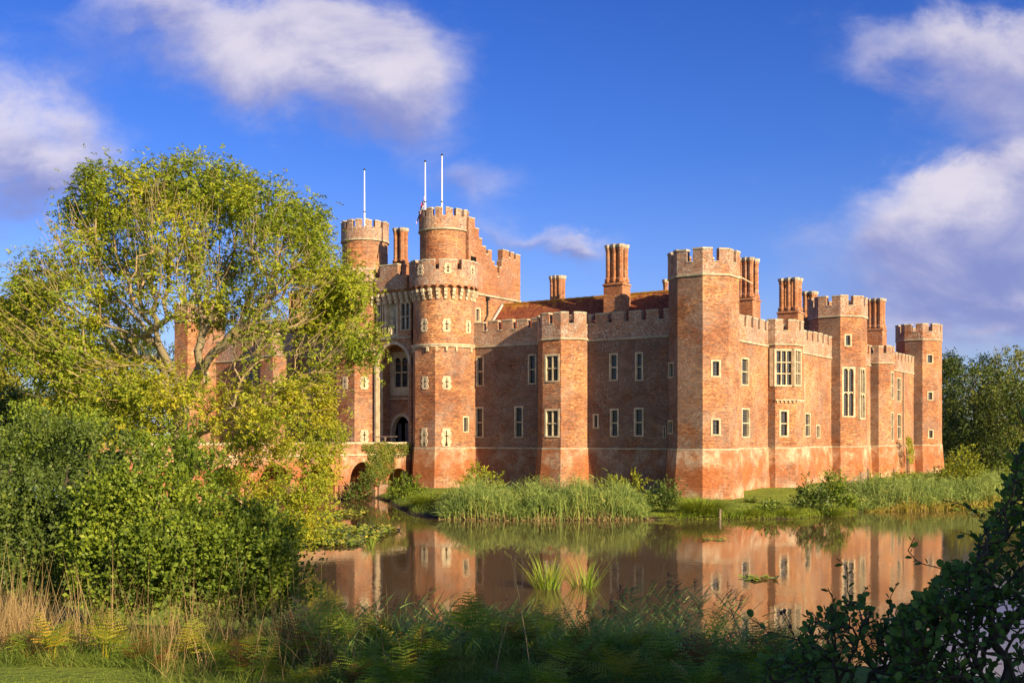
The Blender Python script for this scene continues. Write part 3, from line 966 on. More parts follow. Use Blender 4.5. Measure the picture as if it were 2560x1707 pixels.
def gate_tower(u, slits_drum, slits_oct, lights, label):
    a = 2.45
    c = np.array(W(u, GV))
    mb = MB()
    ring = octa(u, GV, a)
    mb.prism(octa(u, GV, a, 0.4), -0.6, ZP - 0.06, 0, octa(u, GV, a, 0.07), caps=False)
    per = {}
    for face, px0, px1, py0, py1 in lights:
        k = FACES[face]
        per.setdefault(k, []).append(survey(ring[k], ring[(k + 1) % 8], px0, px1, py0, py1))
    for k in range(8):
        panel(mb, ring[k], ring[(k + 1) % 8], ZP + 0.06, 14.3, per.get(k, []), 0)
    drum = circle(c, 3.02, 48)
    mb.prism(drum, 14.3, 20.4, 0)
    out = circle(c, 3.42, 48)
    mb.prism(out, 20.3, 20.75, 2)
    body = mb.build("gate_tower", [BRICK, STONE, BRICK_PAR], castle, smooth=False)
    body['label'] = label
    for k, l in per.items():
        for op in l:
            window(body, ring[k], ring[(k + 1) % 8], op, 1, 1, 0.14)
    string_course(body, lambda g: octa(u, GV, a, g + 0.04), ZP - 0.06, 0.14, 0.04)
    sc = MB()
    for r0, z0, z1 in ((3.16, 14.36, 14.52), (3.24, 14.522, 14.66)):
        o, i = circle(c, r0, 48), circle(c, 2.8, 48)
        for k in range(48):
            sc.band(o[k], o[(k + 1) % 48], i[k], i[(k + 1) % 48], z0, z1, 0, ends=False)
    for k in range(20):
        q = 2 * math.pi * (k + 0.5) / 20
        if math.cos(4 * 2 * math.pi * (k + 0.5) / 20) > -0.4:
            n = np.array([math.cos(q), math.sin(q)])
            sc.obox(c, n, np.array([-n[1], n[0]]), 2.7, 3.16, -0.11, 0.11, 13.95, 14.357, 0)
    sc.build("corbel_ring", STONE, body)
    # machicolation: stone corbels carrying small brick arches
    mc = MB()
    N = 26
    for k in range(N):
        q = 2 * math.pi * k / N
        n = np.array([math.cos(q), math.sin(q)])
        t = np.array([-n[1], n[0]])
        mc.obox(c, n, t, 2.95, 3.16, -0.13, 0.13, 18.95, 19.32, 0)
        mc.obox(c, n, t, 2.95, 3.32, -0.14, 0.14, 19.322, 19.65, 0)
        mc.obox(c, n, t, 2.95, 3.44, -0.15, 0.15, 19.652, 19.95, 0)
        q2 = q + math.pi / N
        nn = np.array([math.cos(q2), math.sin(q2)])
        tt = np.array([-nn[1], nn[0]])
        hw = math.pi / N * 3.42
        # brick arch over each gap
        xs = [-hw + 2 * hw * j / 6 for j in range(7)]
        for j in range(6):
            za = 19.955 + 0.30 * math.sqrt(max(0, 1 - (xs[j] / hw * 1.25) ** 2)) if abs(xs[j]) < hw * 0.8 else 19.955
            zb = 19.955 + 0.30 * math.sqrt(max(0, 1 - (xs[j + 1] / hw * 1.25) ** 2)) if abs(xs[j + 1]) < hw * 0.8 else 19.955
            p0, p1 = c + nn * 3.43 + tt * xs[j], c + nn * 3.43 + tt * xs[j + 1]
            mc.quad((*p0, za), (*p1, zb), (*p1, 20.32), (*p0, 20.32), 1)
    mc.build("machicolation", [STONE, BRICK_RED], body)
    battlement(body, out, circle(c, 2.95, 48), 20.75, 21.75, 22.75, lambda e: [(0.0, 1.0)] if e % 5 != 4 else [], True)
    up = MB()
    up.prism(circle(c, 2.36, 40), 20.6, 25.8, 0)
    o, i = circle(c, 2.52, 40), circle(c, 2.2, 40)
    upm = up.build("upper_turret", [BRICK], castle)
    upm['label'] = "round turret on top of " + label
    st = MB()
    for k in range(40):
        st.band(o[k], o[(k + 1) % 40], i[k], i[(k + 1) % 40], 25.75, 25.92, 0, ends=False)
    st.build("string_course", STONE_STR, upm)
    battlement(upm, circle(c, 2.46, 45), circle(c, 2.05, 45), 25.92, 27.1, 27.85, lambda e: [(0.0, 1.0)] if e % 3 != 2 else [], True)
    for px, py, w_, h in slits_drum:
        r = 3.42 if py < 700 else 3.02
        p, n = on_drum(c, r, px)
        arrow_slit(body, p, n, EYE + (HY - py) / FOC * p[1], w_, h)
    for face, px, py, w_, h, hole in slits_oct:
        k = FACES[face]
        s = survey(ring[k], ring[(k + 1) % 8], px - 1, px + 1, py, py)
        A, d, n, L = axes(ring[k], ring[(k + 1) % 8])
        p = A + d * (s[0] + s[1]) / 2
        arrow_slit(body, p, n, EYE + (HY - py) / FOC * p[1], w_, h, hole)
    return body, upm


gt_e, up_e = gate_tower(27.1, [(1061, 813, 0.62, 1.28), (1117, 813, 0.68, 1.28), (1170, 817, 0.68, 1.28), (1051, 675, 0.6, 1.0), (1120, 671, 0.6, 1.0), (1181, 677, 0.6, 1.0)],
                        [('S', 1063, 957, 0.62, 1.28, False), ('SE', 1117, 957, 0.72, 1.3, False), ('S', 1061, 1092, 0.62, 1.75, True), ('SE', 1116, 1093, 0.78, 1.75, True)],
                        [('E', 1157, 1172, 1040, 1081)], "the nearer gate tower")
gt_w, up_w = gate_tower(37.4, [(862, 830, 0.62, 1.28), (905, 836, 0.62, 1.28)],
                        [('S', 863, 957, 0.62, 1.28, False), ('SE', 911, 957, 0.7, 1.28, False), ('SE', 911, 1090, 0.7, 1.3, False)], [], "the farther gate tower")


def arch_pts(s0, s1, zs, zc, n=14, pw=0.5):
    c, hw = (s0 + s1) / 2, (s1 - s0) / 2
    return [(c - hw * math.cos(math.pi * k / n), zs + (zc - zs) * math.sin(math.pi * k / n) ** (2 * pw)) for k in range(n + 1)]


def arch_panel(mb, A, B, z0, z1, arches, m=0, depth=0.0, ms=0):
    """wall A-B with arched openings (s0, s1, spring, crown); soffits run back by depth"""
    A, d, n, L = axes(A, B)
    last = 0.0
    for s0, s1, zs, zc in sorted(arches):
        if s0 - last > 1e-4:
            mb.quad((*(A + d * last), z0), (*(A + d * s0), z0), (*(A + d * s0), z1), (*(A + d * last), z1), m)
        pts = arch_pts(s0, s1, zs, zc)
        for (xa, za), (xb, zb) in zip(pts[:-1], pts[1:]):
            mb.quad((*(A + d * xa), za), (*(A + d * xb), zb), (*(A + d * xb), z1), (*(A + d * xa), z1), m)
            if depth:
                p, q = A + d * xa, A + d * xb
                mb.quad((*q, zb), (*p, za), (*(p - n * depth), za), (*(q - n * depth), zb), ms)
        if depth:
            for x, flip in ((s0, 0), (s1, 1)):
                p = A + d * x
                f = [(*p, z0), (*(p - n * depth), z0), (*(p - n * depth), zs), (*p, zs)]
                mb.poly(f[::-1] if flip else f, ms)
        last = s1
    if L - last > 1e-4:
        mb.quad((*(A + d * last), z0), (*(A + d * L), z0), (*(A + d * L), z1), (*(A + d * last), z1), m)


def arch_ring(mb, A, B, s0, s1, zs, zc, wd, y0, y1, m=0, z0=None):
    """stone archivolt"""
    A, d, n, L = axes(A, B)
    inn, out = arch_pts(s0, s1, zs, zc), arch_pts(s0 - wd, s1 + wd, zs, zc + wd)
    P = lambda s, y, z: (*(A + d * s + n * y), z)
    for i in range(len(inn) - 1):
        (a, za), (b, zb) = inn[i], inn[i + 1]
        (c_, zc_), (e, ze) = out[i], out[i + 1]
        mb.quad(P(a, y1, za), P(b, y1, zb), P(e, y1, ze), P(c_, y1, zc_), m)
        mb.quad(P(c_, y1, zc_), P(e, y1, ze), P(e, y0, ze), P(c_, y0, zc_), m)
        mb.quad(P(b, y1, zb), P(a, y1, za), P(a, y0, za), P(b, y0, zb), m)
    if z0 is not None:
        mb.obox(A, d, n, s0 - wd, s0, y0, y1, z0, zs, m)
        mb.obox(A, d, n, s1, s1 + wd, y0, y1, z0, zs, m)


# screen over the great arch, between the two towers
FA, FB = W(34.5, -2.8), W(29.92, -2.8)
mb = MB()
wl = survey(FA, FB, 932, 958, 757, 832)
wr = survey(FA, FB, 1000, 1027, 755, 826)
nic = survey(FA, FB, 966, 991, 756, 843)
wl[0] = max(wl[0], 0.08)
wr[1] = min(wr[1], 4.45)
arch_panel(mb, FA, FB, 13.0, 15.5, [(0.32, 4.25, 13.0, 14.95)], 0, 0.7, 0)
panel(mb, FA, FB, 15.5, 19.4, [wl, wr, nic], 0)
A, d, n, L = axes(FA, FB)
mb.obox(A, d, n, 0.0, 4.58, -0.4, 0.0, 12.99, 13.0, 0)
# jambs of the recess
mb.obox(A, d, n, 0.0, 0.30, -0.7, -0.003, 4.4, 13.0, 0)
mb.obox(A, d, n, 4.27, 4.58, -0.7, -0.003, 4.4, 13.0, 0)
# back wall of the recess
KA, KB = W(34.5, -0.6), W(29.92, -0.6)
kw_ = survey(KA, KB, 976, 1024, 880, 988)
kw_[1] = min(kw_[1], 4.2)
kd = survey(KA, KB, 981, 1028, 1040, 1105)
kd[1] = min(kd[1], 3.9)
mid = kw_[2] - 0.4
arch_panel(mb, KA, KB, 4.4, mid, [(kd[0], kd[1], 6.1, kd[3])], 0, 0.5, 2)
panel(mb, KA, KB, mid, 15.6, [kw_], 0)
K, kd_d, kn, KL = axes(KA, KB)
mb.obox(K, kd_d, kn, kw_[0] - 0.15, min(kw_[1] + 0.1, 4.2), 0.0, 0.18, mid + 0.1, kw_[2] - 0.02, 0)
mb.obox(K, kd_d, kn, kw_[0] - 0.2, min(kw_[1] + 0.15, 4.3), 0.0, 0.24, mid - 0.02, mid + 0.098, 2)
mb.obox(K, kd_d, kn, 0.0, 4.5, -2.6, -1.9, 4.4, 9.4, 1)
mb.obox(A, d, n, 0.0, 4.58, -2.2, -0.701, 15.2, 15.5, 0)
# corbelled parapet
PA = np.array(W(34.5, -3.25))
mb.obox(PA, d, n, 0.2, 4.4, -0.5, 0.0, 20.35, 21.7, 3)
mb.obox(PA, d, n, 0.9, 3.2, -0.48, 0.002, 21.7, 22.8, 3)
mb.obox(PA, d, n, 0.86, 3.24, -0.52, 0.05, 22.802, 22.93, 2)
mb.obox(PA, d, n, 0.2, 4.4, -0.45, -0.42, 19.4, 20.35, 0)
for k in range(6):
    x = 0.35 + k * 0.74
    mb.obox(PA, d, n, x, x + 0.3, -0.45, -0.25, 19.0, 19.4, 2)
    mb.obox(PA, d, n, x - 0.01, x + 0.31, -0.45, -0.1, 19.402, 19.75, 2)
    mb.obox(PA, d, n, x - 0.02, x + 0.32, -0.45, 0.02, 19.752, 20.06, 2)
    if k < 5:
        for j in range(6):
            xa, xb = x + 0.32 + 0.4 * j / 6, x + 0.32 + 0.4 * (j + 1) / 6
            za = 20.06 + 0.24 * math.sin(math.pi * j / 6)
            zb = 20.06 + 0.24 * math.sin(math.pi * (j + 1) / 6)
            mb.quad((*(PA + d * xa), za), (*(PA + d * xb), zb), (*(PA + d * xb), 20.36), (*(PA + d * xa), 20.36), 4)
# niche back and string
mb.obox(A, d, n, nic[0] - 0.005, nic[1] + 0.005, -0.45, -0.40, nic[2], nic[3], 2)
mb.obox(A, d, n, nic[0], nic[1], -0.4, 0.05, nic[2], nic[2] + 0.25, 2)
mb.obox(A, d, n, nic[0] - 0.22, nic[0], -0.4, 0.06, nic[2], nic[3] + 0.1, 2)
mb.obox(A, d, n, nic[1], nic[1] + 0.22, -0.4, 0.06, nic[2], nic[3] + 0.1, 2)
mb.obox(A, d, n, nic[0] + 0.08, nic[1] - 0.08, -0.4, -0.33, nic[3] - 1.55, nic[3] - 0.3, 2)
mb.obox(A, d, n, 0.0, 4.58, 0.0, 0.12, 15.5, 15.66, 5)
front = mb.build("entrance_front", [BRICK, VOID, STONE, BRICK_PAR, BRICK_RED, STONE_STR], castle)
window(front, FA, FB, wl, 2, 2, 0.13, arched=1)
window(front, FA, FB, wr, 2, 2, 0.13, arched=1)
kin = [kw_[0] + 0.42, kw_[1] - 0.12, kw_[2] + 0.75, kw_[3] - 0.45]
sb = MB()
panel(sb, KA, KB, kw_[2], kw_[3], [kin], 0)
for q, y in ((0.0, 0.10), (0.16, 0.06)):
    sb.obox(K, kd_d, kn, kw_[0] + q, kw_[0] + q + 0.12, 0.0, y, kw_[2] + q, kw_[3] - q, 0)
    sb.obox(K, kd_d, kn, kw_[0] + q + 0.12, kw_[1] - 0.02, 0.0, y, kw_[2] + q, kw_[2] + q + 0.14, 0)
    sb.obox(K, kd_d, kn, kw_[0] + q + 0.12, kw_[1] - 0.02, 0.0, y, kw_[3] - q - 0.12, kw_[3] - q, 0)
sb.build("window_surround", STONE, front)
window(front, KA, KB, kin, 2, 2, 0.12, arched=1)
ab = MB()
arch_ring(ab, FA, FB, 0.32, 4.25, 13.0, 14.95, 0.27, -0.05, 0.09, 0)
arch_ring(ab, KA, KB, kd[0], kd[1], 6.1, kd[3], 0.3, -0.05, 0.07, 0, z0=4.4)
# tall moulded stone shafts on the sunlit side of the recess
for y0, y1, dpth in ((-0.05, -0.32, 0.07), (-0.37, -0.62, 0.07), (-0.31, -0.38, 0.03)):
    ab.obox(A, d, n, 0.30, 0.30 + dpth, y1, y0, 4.45, 13.0, 0)
    ab.obox(A, d, n, 4.27 - dpth, 4.27, y1, y0, 4.45, 13.0, 0)
ab.obox(A, d, n, -0.02, 0.24, 0.0, 0.20, 4.45, 13.2, 0)
ab.obox(A, d, n, 0.24, 0.33, 0.02, 0.12, 4.45, 13.2, 0)
ab.build("arch_moulding", STONE, front)
db = MB()
for x0, x1, yy in ((kd[0] + 0.05, kd[0] + 0.5, -0.9), ((kd[0] + kd[1]) / 2 + 0.1, kd[1] - 0.02, -0.46)):
    k = 5
    for j in range(k):
        xa, xb = x0 + (x1 - x0) * j / k, x0 + (x1 - x0) * (j + 1) / k - 0.015
        db.obox(K, kd_d, kn, xa, xb, yy, yy + 0.06, 4.42, 7.2 - 0.05 * abs(j - 1), 0)
    db.obox(K, kd_d, kn, x0, x1, yy + 0.06, yy + 0.09, 5.9, 6.02, 0)
db.build("door", DOOR_WOOD, front)

# statue in the niche
st_c = np.array(W(34.5, -2.8)) + d * (nic[0] + nic[1]) / 2 - n * 0.12
sb = MB()
zb = nic[2] + 0.25
sb.lathe(st_c, [(0.0, zb), (0.30, zb), (0.34, zb + 0.12), (0.27, zb + 0.4), (0.30, zb + 0.75), (0.22, zb + 1.05), (0.10, zb + 1.15), (0.09, zb + 1.2), (0.16, zb + 1.28), (0.17, zb + 1.42), (0.10, zb + 1.55), (0.0, zb + 1.58)], 12, 0)
sb.tube([(*(st_c - d * 0.26), zb + 0.98), (*(st_c - d * 0.36 + n * 0.1), zb + 0.7), (*(st_c - d * 0.2 + n * 0.28), zb + 0.62)], [0.09, 0.08, 0.07], 8)
sb.tube([(*(st_c + d * 0.24), zb + 0.98), (*(st_c + d * 0.36 + n * 0.1), zb + 0.66), (*(st_c + d * 0.12 + n * 0.28), zb + 0.5)], [0.09, 0.08, 0.07], 8)
sb.tube([(*(st_c - d * 0.14 + n * 0.1), zb + 0.45), (*(st_c - d * 0.18 + n * 0.32), zb + 0.38), (*(st_c - d * 0.16 + n * 0.33), zb)], [0.13, 0.12, 0.09], 8)
sb.tube([(*(st_c + d * 0.14 + n * 0.1), zb + 0.45), (*(st_c + d * 0.18 + n * 0.32), zb + 0.38), (*(st_c + d * 0.16 + n * 0.33), zb)], [0.13, 0.12, 0.09], 8)
tag(sb.build("statue", STONE), "pale carved stone figure seated in the niche above the gateway arch", "statue")

# drain pipes
mb = MB()
pA, pB = W(0, 56), W(0, 70)
s = survey(pA, pB, 2257, 2259, 930, 1180)
A, d, n, L = axes(pA, pB)
p = A + d * s[0] + n * 0.12
mb.tube([(*p, 14.2), (*p, 4.9), (*(p + n * 0.35), 4.3), (*(p + n * 0.42), 0.5)], 0.09, 8)
mb.obox(p, d, n, -0.16, 0.16, -0.12, 0.14, 14.0, 14.35, 0)
mb.build("drainpipe", PIPE, castle)
mb = MB()
p = np.array(W(24.35, 2.4))
mb.tube([(*p, 19.6), (*p, 17.9), (*(p - NORTH * 0.5), 17.2)], 0.08, 8)
mb.obox(p, NORTH, EAST, -0.15, 0.15, -0.1, 0.16, 19.35, 19.7, 0)
mb.build("drainpipe", BLACK_IRON, castle)
ring = octa(0.3, 17.5, 2.1)
mb = MB()
A, d, n, L = axes(ring[7], ring[0])
p = np.array(ring[0]) + n * 0.12 + d * 0.1
mb.tube([(*p, 13.0), (*p, 8.6)], 0.07, 8)
mb.build("drainpipe", STONE, castle)
# spout pole sticking out of the corner tower
mb = MB()
ring = octa(0, 0, 2.28)
p = np.array(ring[0])
mb.tube([(*p, 19.35), (*(p + EAST * 0.9 + NORTH * 0.7), 18.75)], 0.06, 6)
mb.build("water_spout", STONE, castle)


# ---------------- flagpoles and flag
def flagpole(px, Y, ytop, zb, label):
    p = at(px, ytop, Y)
    root = empty("flagpole", (p[0], p[1], zb), label, "flagpole", "white flagpoles on the gatehouse turrets")
    mb = MB()
    zm = zb + (p[2] - zb) * 0.42
    mb.tube([(p[0], p[1], zb), (p[0], p[1], zm)], [0.095, 0.085], 10)
    mb.tube([(p[0], p[1], zm), (p[0], p[1], p[2])], [0.075, 0.05], 10)
    mb.build("pole", WHITE, root, True)
    mb = MB()
    mb.lathe((p[0], p[1]), [(0.0, p[2] - 0.02), (0.1, p[2] + 0.04), (0.12, p[2] + 0.1), (0.08, p[2] + 0.18), (0.0, p[2] + 0.2)], 10)
    mb.build("finial", BLACK_IRON, root, True)
    mb = MB()
    mb.tube([(p[0], p[1], zm - 0.06), (p[0], p[1], zm + 0.06)], 0.11, 10)
    mb.build("joint_collar", BLACK_IRON, root, True)
    return p, zm


flagpole(911, 113.0, 427, 25.8, "white flagpole on the farther gate turret, beside the big tree")
pf, zmid = flagpole(1063, 107.0, 406, 25.8, "white flagpole carrying the drooping flag")
flagpole(1105, 109.2, 390, 25.8, "tallest white flagpole, bare, on the nearer gate turret")

# drooping union flag: three colours on a folded cloth
NU, NV = 40, 24
def union(u, v):
    x, y = (u - 0.5) * 2, (v - 0.5)
    if abs(x) < 0.10 or abs(y) < 0.10:
        return 1
    if abs(x) < 0.167 or abs(y) < 0.167:
        return 0
    for sgn in (1, -1):
        dd = (y - sgn * x * 0.5) / math.hypot(1, 0.5)
        side = 1 if x > 0 else -1
        if -0.067 < dd * side * sgn < 0.0 and True:
            return 1
        if abs(dd) < 0.10:
            return 0
    return 2
mb = MB()
top = zmid + 0.55
def fp(i, j):
    u, v = i / NU, j / NV
    # hoist is v (top 1), fly hangs down and away
    drop = u * 1.9
    out = 0.62 * u * (0.55 + 0.45 * (1 - v)) + 0.06 * math.sin(9 * u + 3 * v)
    fold = 0.16 * math.sin(7.5 * u + 5.0 * v) * (0.3 + u)
    x = pf[0] - 0.08 - out * 1.25
    y = pf[1] - 0.05 + fold
    z = top - 1.0 * (1 - v) - drop * (0.35 + 0.65 * (u ** 0.7)) * 0.9
    return (x, y, z)
for i in range(NU):
    for j in range(NV):
        mb.quad(fp(i, j), fp(i + 1, j), fp(i + 1, j + 1), fp(i, j + 1), union((i + 0.5) / NU, (j + 0.5) / NV))
FW = plain("flag_white", (0.75, 0.75, 0.75), 0.8, 0.03)
FR = plain("flag_red", (0.55, 0.03, 0.05), 0.8, 0.03)
FB_ = plain("flag_blue", (0.03, 0.05, 0.22), 0.8, 0.03)
tag(mb.build("flag", [FW, FR, FB_]), "red, white and blue flag hanging limp at half mast from a pole", "flag")

# ---------------- bridge over the moat
BU = 29.7
bridge = empty("bridge", (*W(32.2, -16), 0.0), "old brick bridge on round arches leading over the moat to the gateway", "bridge")
mb = MB()
BE, BN = W(BU, -36), W(BU, -3.3)
spn = [(-8.4 - 3.5, -8.4, 1.7, 3.4), (-3.35 - 3.3, -3.35 - 0.05, 1.2, 2.7), (-13.9 - 3.5, -13.9, 1.7, 3.4), (-19.5 - 3.5, -19.5, 1.7, 3.4), (-25.1 - 3.5, -25.1, 1.7, 3.3)]
arch_panel(mb, BE, BN, -1.0, 4.05, [(36 + a, 36 + b, zs, zc) for a, b, zs, zc in spn], 0, 5.0, 0)
panel(mb, W(34.7, -3.3), W(34.7, -36), -1.0, 4.05, (), 0)  # unseen far face made solid to block light and keep the arches dark
mb.quad((*BE, 4.5), (*BN, 4.5), (*W(34.7, -2.0), 4.5), (*W(34.7, -36), 4.5), 0)
mb.obox(np.array(W(32.2, 0)), NORTH, EAST, -3.3, -0.5, -2.4, 2.4, -0.5, 4.45, 0)
A, d, n, L = axes(BE, BN)
# cutwaters between the arches
for vv in (-7.5, -12.9, -18.45, -24.05):
    s = 36 + vv
    hw = 0.62
    for yy, zt in ((0.55, 1.5),):
        tri = [A + d * (s - hw), A + d * s + n * yy, A + d * (s + hw)]
        pts = [tuple(A + d * (s - hw)), tuple(A + d * (s - hw * 0.5) + n * 0.02), tuple(tri[1]), tuple(A + d * (s + hw))]
        mb.obox(A, d, n, s - hw, s + hw, 0.0, 0.22, -1.0, 1.35, 1)
body = mb.build("arched_body", [BRICK, BRICK_OLD_SHADED], bridge)
mb = MB()
for bb, aa in ((BE, BN), (W(34.7, -3.3), W(34.7, -36))):
    A, d, n, L = axes(bb, aa)
    mb.obox(A, d, n, 0, L, -0.45, 0.03, 4.05, 5.05, 0)
    k = int(L / 0.9)
    for j in range(k):
        mb.obox(A, d, n, j * L / k + 0.008, (j + 1) * L / k - 0.008, -0.5, 0.09, 5.052, 5.2 + 0.015 * (j % 3), 1)
    mb.obox(A, d, n, 0, L, 0.03, 0.10, 4.0, 4.12, 1)
mb.build("parapet", [BRICK, STONE], bridge)
mb = MB()
arch_list = [(36 + a, 36 + b, zs, zc) for a, b, zs, zc in spn]
for s0, s1, zs, zc in arch_list:
    mb = MB()
    arch_ring(mb, BE, BN, s0, s1, zs, zc, 0.32, -0.02, 0.03, 0)
    mb.build("arch_ring", BRICK_RED, bridge)
mb = MB()
q = at(968, 1092, 105.0), at(1022, 1092, 105.0)
rp0, rp1 = np.array(W(33.6, -4.2)), np.array(W(30.6, -4.2))
mb.tube([(*rp0, 5.75), (*rp1, 5.75)], 0.05, 8)
pm = (rp0 + rp1) / 2
mb.tube([(*pm, 4.5), (*pm, 5.75)], 0.06, 8)
for sg in (-1, 1):
    mb.tube([(*(pm), 5.35), (*(pm + (rp1 - rp0) / 3 * 0.22 * sg * 1.0), 5.74)], 0.035, 6)
for k in range(9):
    p = np.array(W(34.5, -4.6 - 0.9 * k))
    mb.tube([(*p, 5.15), (*p, 5.75)], 0.03, 6)
    if k < 8:
        p2 = np.array(W(34.5, -4.6 - 0.9 * (k + 1)))
        mb.tube([(*p, 5.55), (*p2, 5.55)], 0.025, 6)
mb.build("railing", OLD_WOOD, bridge)
# ------------------------------------------------------------------ ground and water
NEAR = np.array([(60, -30), (30, 6), (16, 15), (6, 20), (0, 21.5), (-3, 22.5), (-5.2, 26), (-6.6, 34), (-8.6, 44), (-10.6, 54), (-13.5, 62), (-19, 70), (-27, 79), (-40, 92), (-70, 112), (-200, 190)], float)
FARB = np.array([(-200, 240), (-80, 150), (-44, 127.5), (-22.5, 112.5), (-13.2, 104), (-10.9, 97), (-9.0, 88), (-7.0, 79.5), (-5, 76.2), (0.5, 75.2), (10, 75.6), (12.1, 76.0), (19.5, 76.6), (22.5, 79.0), (26.6, 84.2), (31.6, 85.5), (40, 90), (55, 96), (75, 96), (140, 80), (300, 40)], float)
WATER_POLY = np.vstack([NEAR, FARB, [(300, -30)]])


def seg_dist(P, L):
    best = np.full(len(P), 1e9)
    for a, b in zip(L[:-1], L[1:]):
        ab = b - a
        t = np.clip(((P - a) @ ab) / (ab @ ab), 0, 1)
        best = np.minimum(best, np.linalg.norm(P - a - t[:, None] * ab, axis=1))
    return best


def inside(P, poly):
    x, y = P[:, 0], P[:, 1]
    r = np.zeros(len(P), bool)
    j = len(poly) - 1
    for i in range(len(poly)):
        xi, yi = poly[i]
        xj, yj = poly[j]
        c = ((yi > y) != (yj > y)) & (x < (xj - xi) * (y - yi) / (yj - yi + 1e-12) + xi)
        r ^= c
        j = i
    return r


def ground_z(P):
    P = np.asarray(P, float).reshape(-1, 2)
    wet = inside(P, WATER_POLY)
    dn, df = seg_dist(P, NEAR), seg_dist(P, FARB)
    s = lambda t: np.clip(t, 0, 1) ** 2 * (3 - 2 * np.clip(t, 0, 1))
    near = 0.15 + 2.75 * s((dn - 0.3) / 7.0) + 0.9 * s((dn - 8) / 14.0)
    # lower bank far down the left side
    near = np.where(P[:, 1] > 32, near * (0.45 + 0.55 * s((62 - P[:, 1]) / 30.0)), near)
    u = -((P - T0) @ EAST)
    v = (P - T0) @ NORTH
    far = 0.16 + 0.22 * s(df / 2.0) + 0.45 * s((df - 6) / 14.0) + 0.5 * s((u - 12) / 14.0) * s(df / 6.0)
    far = far + 9.0 * s((df - 60) / 160.0) * s((P[:, 0] - 45) / 60.0)
    far = far + 6.0 * s((-P[:, 0] - 60) / 120.0)
    land = np.where(dn < df, near, far)
    d = np.minimum(dn, df)
    return np.where(wet, -0.05 - 1.3 * s(d / 5.0), land)


def gz1(x, y):
    return float(ground_z([(x, y)])[0])


def axis(lo, hi, c0, c1, fine, coarse):
    a = list(np.arange(c0, c1, fine))
    x, stp = c0, fine
    left = []
    while x > lo:
        stp = min(stp * 1.25, coarse)
        x -= stp
        left.append(x)
    x, stp = c1, fine
    right = [c1]
    while x < hi:
        stp = min(stp * 1.25, coarse)
        x += stp
        right.append(x)
    return np.array(left[::-1] + a + right)


gxs = axis(-1500, 1500, -45, 62, 0.55, 120)
gys = axis(-400, 2500, 4, 112, 0.55, 120)
GX, GY = np.meshgrid(gxs, gys)
P = np.stack([GX.ravel(), GY.ravel()], 1)
Z = ground_z(P)
jit = np.array([mnoise.noise((p[0] * 0.35, p[1] * 0.35, 0)) for p in P])
Z = Z + np.where(Z > 0.1, 0.07 * jit, 0)
nx, ny = len(gxs), len(gys)
idx = np.arange(nx * ny).reshape(ny, nx)
F = np.stack([idx[:-1, :-1], idx[:-1, 1:], idx[1:, 1:], idx[1:, :-1]], -1).reshape(-1, 4)
me = bpy.data.meshes.new("ground")
me.from_pydata(np.column_stack([P, Z]).tolist(), [], F.tolist())
me.materials.append(TURF)
me.polygons.foreach_set("use_smooth", np.ones(len(F), bool))
tag(link("ground", me), kind="structure")
mb = MB()
mb.poly([(-400, -60, 0), (400, -60, 0), (400, 320, 0), (-400, 320, 0)])
tag(mb.build("water", WATER), kind="structure")
# ------------------------------------------------------------------ vegetation builders
def unit(a):
    return a / np.maximum(np.linalg.norm(a, axis=-1, keepdims=True), 1e-9)


# leaf outlines: (along, across, lift)
LEAF4 = (np.array([(0, 0, 0), (0.45, 0.5, 0.08), (1, 0, 0), (0.45, -0.5, 0.08)]), [(0, 1, 2, 3)])
LEAF5 = (np.array([(0, 0, 0), (0.5, 0.5, 0.14), (1, 0, 0.02), (0.5, 0, -0.02), (0.5, -0.5, 0.14)]), [(0, 1, 2, 3), (0, 3, 2, 4)])
LEAF_ROUND = (np.array([(0, 0, 0), (0.25, 0.38, 0.06), (0.68, 0.5, 0.10), (1.0, 0.16, 0.02), (0.95, 0, -0.03), (1.0, -0.16, 0.02), (0.68, -0.5, 0.10), (0.25, -0.38, 0.06), (0.4, 0, -0.06)]),
              [(0, 1, 2, 8), (8, 2, 3, 4), (8, 4, 5, 6), (0, 8, 6, 7)])


def leaves(P, D, N, L, Wd, shape):
    """vertex array (n,k,3) of leaves at P pointing along D with face normal near N"""
    T, _ = shape
    D = unit(D)
    S = unit(np.cross(N, D))
    Nn = np.cross(D, S)
    L = np.broadcast_to(np.asarray(L, float), (len(P),))[:, None, None]
    Wd = np.broadcast_to(np.asarray(Wd, float), (len(P),))[:, None, None]
    return P[:, None] + D[:, None] * (T[None, :, 0:1] * L) + S[:, None] * (T[None, :, 1:2] * Wd) + Nn[:, None] * (T[None, :, 2:3] * Wd)


STRIP = [(0, 1, 3, 2), (2, 3, 5, 4)]
STRIP3 = [(0, 1, 3, 2), (2, 3, 5, 4), (4, 5, 7, 6)]


